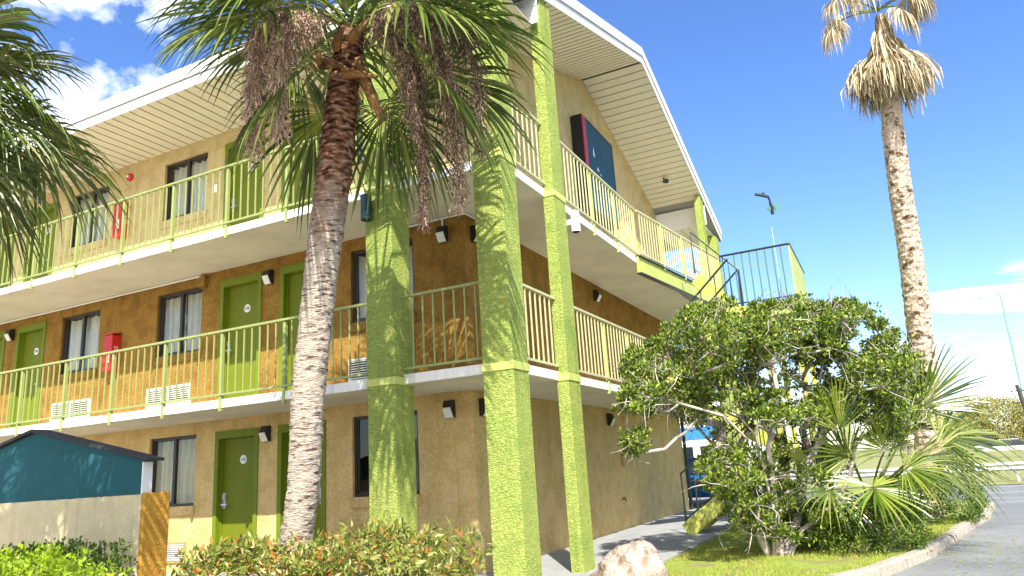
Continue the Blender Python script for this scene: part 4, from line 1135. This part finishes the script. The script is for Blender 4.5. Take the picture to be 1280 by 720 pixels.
# --- clipped and loose shrubs
def shrub(name, label, cat, c, r, n, size, m, rng, asp=0.5, rough=0.18, stems=True, group=None, up=0.4, dens=1.0):
    c, r = Vector(c), Vector(r); o_ = (c.x, c.y, -0.1)
    t = thing(name, label, cat, o_, group)
    mb = MB(); sd = rng.uniform(0, 50); nc = int(n/14)
    for _ in range(nc):
        d = nz(Vector((rng.gauss(0, 1), rng.gauss(0, 1), rng.gauss(0.15, 1))))
        k = 1 + rough*1.6*noise.noise(d*2.3+Vector((sd, 0, 0))) + rough*0.8*noise.noise(d*6+Vector((0, sd, 0)))
        k *= rng.uniform(0.72, 1.0)**0.6
        # box-like rounding
        m_ = max(abs(d.x), abs(d.y), abs(d.z))**0.45
        q = c + Vector((d.x*r.x, d.y*r.y, d.z*r.z))*(k/m_)
        if q.z < -0.08: continue
        leafy(mb, q, size*1.7, 14, size, rng, asp=asp, up=up)
    obj('foliage', mb, m, t, org=o_)
    sm = MB()
    for i in range(7):
        a = rng.uniform(0, 6.28); e = c + Vector((math.cos(a)*r.x*0.6, math.sin(a)*r.y*0.6, r.z*0.4))
        b_ = Vector((c.x+math.cos(a)*0.01, c.y+math.sin(a)*0.01, -0.12))
        sm.tube([b_, b_.lerp(e, 0.5)+Vector((rng.gauss(0, 0.03), rng.gauss(0, 0.03), 0)), e], [0.016, 0.011, 0.005], 5)
    obj('stems', sm, m_bark, t, org=o_)
    return t
rng = random.Random(77)
shrub('hedge', 'red tipped hedge mass in front of the palm trunk and the green door', 'hedge', (-0.22, -3.95, 0.25), (0.86, 0.42, 0.47), 6200, 0.078, m_redtip, rng, asp=0.34, group='red tipped hedge plants under the motel front')
shrub('hedge', 'red tipped hedge mass at the foot of the broad corner pillar', 'hedge', (1.28, -3.85, 0.30), (0.88, 0.42, 0.50), 5600, 0.078, m_redtip, rng, asp=0.34, group='red tipped hedge plants under the motel front')
shrub('shrub', 'dark green rounded shrub against the beige garden wall', 'shrub', (-2.05, -4.75, 0.40), (1.12, 0.45, 0.46), 7000, 0.045, m_box, rng, asp=0.55)
shrub('shrub', 'bright lime green shrub in the bottom left corner', 'shrub', (-1.05, -5.6, 0.40), (1.15, 0.5, 0.48), 8000, 0.045, m_lime, rng, asp=0.55)
shrub('hedge', 'clipped dark green round hedge at the kerb beside the parking lot', 'hedge', (5.72, 6.4, 0.27), (0.80, 0.6, 0.48), 11000, 0.05, m_box, rng, asp=0.55, rough=0.06)
shrub('shrub', 'low straggly shrub on the lawn edge under the fan palm', 'shrub', (4.62, 2.1, 0.0), (0.42, 0.38, 0.16), 1500, 0.05, m_lig, rng, asp=0.3)
shrub('shrub', 'dense dark shrub in front of the fan palm trunk', 'shrub', (4.98, 2.30, 0.22), (0.48, 0.36, 0.44), 4200, 0.055, m_box, rng, asp=0.45)
shrub('shrub', 'low dark shrub at the foot of the many stemmed tree', 'shrub', (4.0, 2.7, 0.12), (0.5, 0.45, 0.32), 2600, 0.055, m_box, rng, asp=0.5)

# --- grass and litter
def inside(x, y, poly):
    c = False
    for i in range(len(poly)):
        (x0, y0), (x1, y1) = poly[i], poly[i-1]
        if (y0 > y) != (y1 > y) and x < (x1-x0)*(y-y0)/(y1-y0)+x0: c = not c
    return c
rng = random.Random(3)
gb = MB()
while len(gb.f) < 26000:
    x, y = rng.uniform(2.22, 6.4), rng.uniform(-2.4, 7.5)
    if not inside(x, y, isl): continue
    if noise.noise(Vector((x*1.3, y*1.3, 2))) < -0.22: continue
    h = rng.uniform(0.02, 0.06); a = rng.uniform(0, 6.28); w = 0.004
    dx, dy = rng.gauss(0, 0.02), rng.gauss(0, 0.02)
    gb.quad((x-w*math.cos(a), y-w*math.sin(a), -0.088), (x+w*math.cos(a), y+w*math.sin(a), -0.088), (x+dx, y+dy, -0.085+h))
o = obj('grass', gb, m_blade); o['kind'] = 'stuff'; tag(o, 'short patchy bright grass on the kerbed lawn', 'grass')
lt = MB()
for _ in range(900):
    x, y = rng.gauss(6.0, 0.8), rng.gauss(2.9, 1.8)
    if inside(x, y, isl) or x < 4: continue
    a = rng.uniform(0, 6.28); l = rng.uniform(0.01, 0.035); w = 0.006; c_, s_ = math.cos(a), math.sin(a)
    lt.quad((x-c_*l, y-s_*l, -0.158), (x+s_*w, y-c_*w, -0.152), (x+c_*l, y+s_*l, -0.155), (x-s_*w, y+c_*w, -0.15))
o = obj('leaf_litter', lt, m_blade); o['kind'] = 'stuff'; tag(o, 'pale green fallen leaf litter on the asphalt by the kerb', 'leaf litter')

# --- boulder
bm_ = MB(); rows = []; nu, nv = 48, 28
bc = Vector((2.36, -0.80, 0.0))
for j in range(nv+1):
    ph = math.pi*j/nv; row = []
    for i in range(nu):
        th = 2*math.pi*i/nu
        d = Vector((math.sin(ph)*math.cos(th), math.sin(ph)*math.sin(th), math.cos(ph)))
        k = 1 + 0.22*noise.noise(d*1.4+Vector((4, 1, 0))) + 0.08*noise.noise(d*4) + 0.05*noise.noise(d*9) + 0.05*noise.noise(Vector((d.x*5, d.y*16, d.z*16))) - 0.14*abs(noise.noise(Vector((d.x*2, d.y*4, d.z*5))))
        row.append(len(bm_.v)); bm_.v.append(((d.x*0.46 - d.y*0.10)*k, d.y*0.40*k, d.z*0.36*k*(1.0+0.42*d.x)))
    rows.append(row)
for j in range(nv):
    for i in range(nu): bm_.f.append((rows[j][i], rows[j+1][i], rows[j+1][(i+1) % nu], rows[j][(i+1) % nu]))
rk = tag(obj('boulder', bm_, m_rock, loc=bc, smooth=True), 'pale creased limestone boulder at the corner of the walkway', 'rock')

# ------------------------------------------------------------------ across the road
def far_tree(c, w, h, n, label, m=m_olive, size=0.15, seed=1):
    rg = random.Random(seed); c = Vector(c); o_ = (c.x, c.y, -0.1)
    t = thing('tree', label, 'tree', o_, 'trees beyond the road')
    cl = []
    for _ in range(n):
        d = nz(Vector((rg.gauss(0, 1), rg.gauss(0, 1), rg.gauss(0.2, 1)))); k = rg.uniform(0.35, 1.0)**0.5*(1+0.3*noise.noise(d*2+Vector((seed, 0, 0))))
        q = Vector((c.x, c.y, h*0.60)) + Vector((d.x*w, d.y*w, d.z*h*0.42))*k
        if q.z > 0.2: cl.append(q)
    nodes, ends = grow([[(c.x, c.y, -0.1), (c.x, c.y, h*0.15), (c.x+0.1, c.y, h*0.3)]], cl, rg, 0.2, 0.8)
    obj('trunk', wood(nodes, ends, 0.018, 0.48, 0.22, 6), m_bark, t, org=o_)
    lm = MB()
    for q in cl: leafy(lm, q, 0.7, 110, size, rg, asp=0.6)
    obj('crown', lm, m, t, org=o_)
    return t
far_tree((10.3, 61, 0), 2.6, 3.2, 80, 'yellow green tree directly behind the fan palm across the road', seed=1)
far_tree((13.1, 62, 0), 3.2, 4.6, 120, 'tallest yellow green tree across the road', seed=2)
far_tree((16.6, 64, 0), 3.0, 3.8, 100, 'yellow green tree at the right edge across the road', seed=3)
far_tree((21, 66, 0), 3.5, 4.4, 100, 'yellow green tree outside the right edge across the road', seed=4)
far_tree((6.5, 66, 0), 3.4, 4.2, 100, 'yellow green tree mostly hidden by the leafy tree', seed=5)
# guardrail
gr = thing('guardrail', 'galvanised steel guardrail along the far side of the road', 'guardrail', (0, 22.2, -0.15))
gm = MB()
pr3 = [(0, 0.36), (-0.05, 0.42), (0.0, 0.50), (-0.05, 0.58), (0.0, 0.66)]
for i in range(4):
    (ya, za), (yb, zb) = pr3[i], pr3[i+1]
    gm.quad((-20, ya, za), (60, ya, za), (60, yb, zb), (-20, yb, zb))
obj('beam', gm, m_galv, gr)
pm = MB().box(-0.05, 0.02, -0.05, 0.05, 0.14, 0.62).mesh('post'); pm.materials.append(m_galv)
for i in range(30): obj('post', pm, None, gr, (-19+i*2.0, 0, 0))
# tall street light and utility pole
lp = at(1285, 520, 60); lt_ = at(1254, 359, 60)
sl_o = (lp.x, lp.y, -0.15)
sl = thing('street_light', 'very tall thin green street light mast with twin arms', 'street light', sl_o)
topz = lt_.z
obj('mast', MB().tube([(0, 0, 0), (0, 0, topz+0.15)], [0.12, 0.07], 10), m_poleg2, sl)
obj('arm', MB().tube([(-1.6, 0, topz+0.05), (0, 0, topz+0.15), (1.6, 0, topz+0.05)], 0.05, 6), m_galv, sl)
for s in (-1, 1): obj('lamp_head', MB().box(s*1.7-0.45, -0.15, topz-0.05, s*1.7+0.45, 0.15, topz+0.08), m_galv, sl)
up_ = at(1271, 482, 45)
ut = thing('utility_pole', 'dark leaning utility pole with fittings at the right edge', 'utility pole', (up_.x+0.3, up_.y, -0.15))
obj('pole', MB().tube([(0.25, 0, 0), (-0.3, 0, up_.z+0.2)], [0.16, 0.11], 8), m_wood, ut)
for dz, w in ((0.2, 0.4), (0.9, 0.5), (1.5, 0.35)): obj('crossarm', MB().box(-0.3-w+dz*0.08, -0.04, up_.z-dz, -0.3+w+dz*0.08, 0.04, up_.z-dz+0.08), m_wood, ut)
# antenna on a thin mast behind the upper landing
ap = at(961, 262, 14.6)
an = thing('antenna', 'small dark bent antenna with two paddles on a thin mast above the stair', 'antenna', (ap.x, ap.y, -0.15))
zt = ap.z
obj('mast', MB().tube([(0, 0, 0), (0, 0, zt-0.2)], 0.006, 6), m_mast, an)
q = lambda u, v: at(u, v, 14.6) - Vector((ap.x, ap.y, -0.15))
obj('arm', MB().tube([q(966, 268), q(964, 258), q(962, 250), q(960, 246), q(952, 244), q(944, 243)], [0.035, 0.04, 0.02, 0.03, 0.035, 0.03], 6), m_dark, an)
for u, v, r in ((962.5, 260.5, 0.045), (971, 259, 0.06)): obj('paddle', MB().tube([q(u, v)-FW*0.02, q(u, v)+FW*0.02], r, 10), m_polegreen, an)
obj('spike', MB().tube([q(954, 244), q(954, 240.5)], 0.02, 5), m_dark, an)

# parked cars
def car(loc, yaw, body_m, label, van=False):
    r = thing('parked_car', label, 'car', loc, 'parked cars in the distance'); r.rotation_euler.z = yaw
    if van: low = [(-2.3, 0.3), (2.3, 0.3), (2.35, 0.9), (1.6, 1.1), (-2.35, 1.1)]; top = [(-2.3, 1.1), (1.5, 1.1), (0.95, 1.95), (-2.25, 1.98)]
    else: low = [(-2.1, 0.28), (2.1, 0.28), (2.2, 0.55), (2.1, 0.82), (1.0, 0.95), (-1.5, 0.98), (-2.15, 0.88), (-2.2, 0.5)]; top = [(-1.75, 0.97), (1.05, 0.95), (0.35, 1.42), (-1.0, 1.45)]
    b = obj('body', MB().prism([(x, -0.86, z) for x, z in low], (0, 1.72, 0)), body_m, r); bevel(b, 0.09, 3)
    g_ = obj('cabin', MB().prism([(x, -0.74, z) for x, z in top], (0, 1.48, 0)), m_glassc, r); bevel(g_, 0.06, 2)
    zt_ = top[-1][1]
    obj('car_roof', MB().box(top[-1][0]+0.05, -0.72, zt_-0.015, top[-2][0]-0.05, 0.72, zt_+0.03), body_m, r)
    for x in (-1.35, 1.35):
        for y in (-0.80, 0.80):
            w_ = obj('wheel', MB().tube([(x, y-0.1, 0.31), (x, y+0.1, 0.31)], 0.31, 18), m_black, r)
            obj('rim', MB().tube([(x, y-0.106, 0.31), (x, y+0.106, 0.31)], 0.19, 14), m_steel, w_)
    for y in (-0.62, 0.62):
        obj('headlight', MB().box(2.1, y-0.16, 0.58, 2.22, y+0.16, 0.72), m_lens, r)
        obj('tail_light', MB().box(-2.23, y-0.14, 0.62, -2.12, y+0.14, 0.8), m_red, r)
    return r
m_carblue = mat('blue_car_paint', (0.02, 0.16, 0.45), rough=0.25)
m_carwhite = mat('white_car_paint', (0.50, 0.50, 0.50), rough=0.3)
m_glassc = mat('dark_car_window', (0.015, 0.02, 0.025), rough=0.08, spec=0.8)
p = at(897, 600, 25); car((p.x, p.y, -0.17), math.radians(75), m_carblue, 'bright blue parked car seen past the foot of the stair')
p = at(1266, 562, 56); car((p.x, p.y, -0.15), math.radians(5), m_carwhite, 'white parked car beyond the guardrail at the right edge')
p = at(1222, 563, 58); car((p.x, p.y, -0.15), math.radians(-3), m_carwhite, 'white parked van beyond the guardrail behind the fan palm', van=True)
# white shop with a blue band far behind
sp = at(880, 560, 40)
sh = thing('shop_building', 'low white building with a blue band seen under the stair', 'building', (sp.x, sp.y, -0.15))
m_shopblue = mat('blue_band_paint', (0.03, 0.20, 0.55), rough=0.5)
obj('wall', MB().box(-6, 0, 0, 2.5, 6, 4.6), m_white, sh)
obj('blue_band', MB().box(-6.02, -0.06, 2.5, 2.52, -0.002, 3.15), m_shopblue, sh)
for x in (-5, -3.4, -1.8, -0.2): obj('window', MB().box(x, -0.03, 0.7, x+1.2, -0.001, 2.1), m_glassc, sh)
obj('roof', MB().box(-6.2, -0.2, 4.602, 2.7, 6.2, 4.8), m_galv, sh)
# hillside haze-free backdrop of low ground beyond the road
hb = MB()
hb.quad((-300, 34, -0.15), (300, 34, -0.15), (300, 58, 0.5), (-300, 58, 0.5)); hb.quad((-300, 58, 0.5), (300, 58, 0.5), (300, 400, 0.6), (-300, 400, 0.6))
struct('terrain', hb, m_verge)
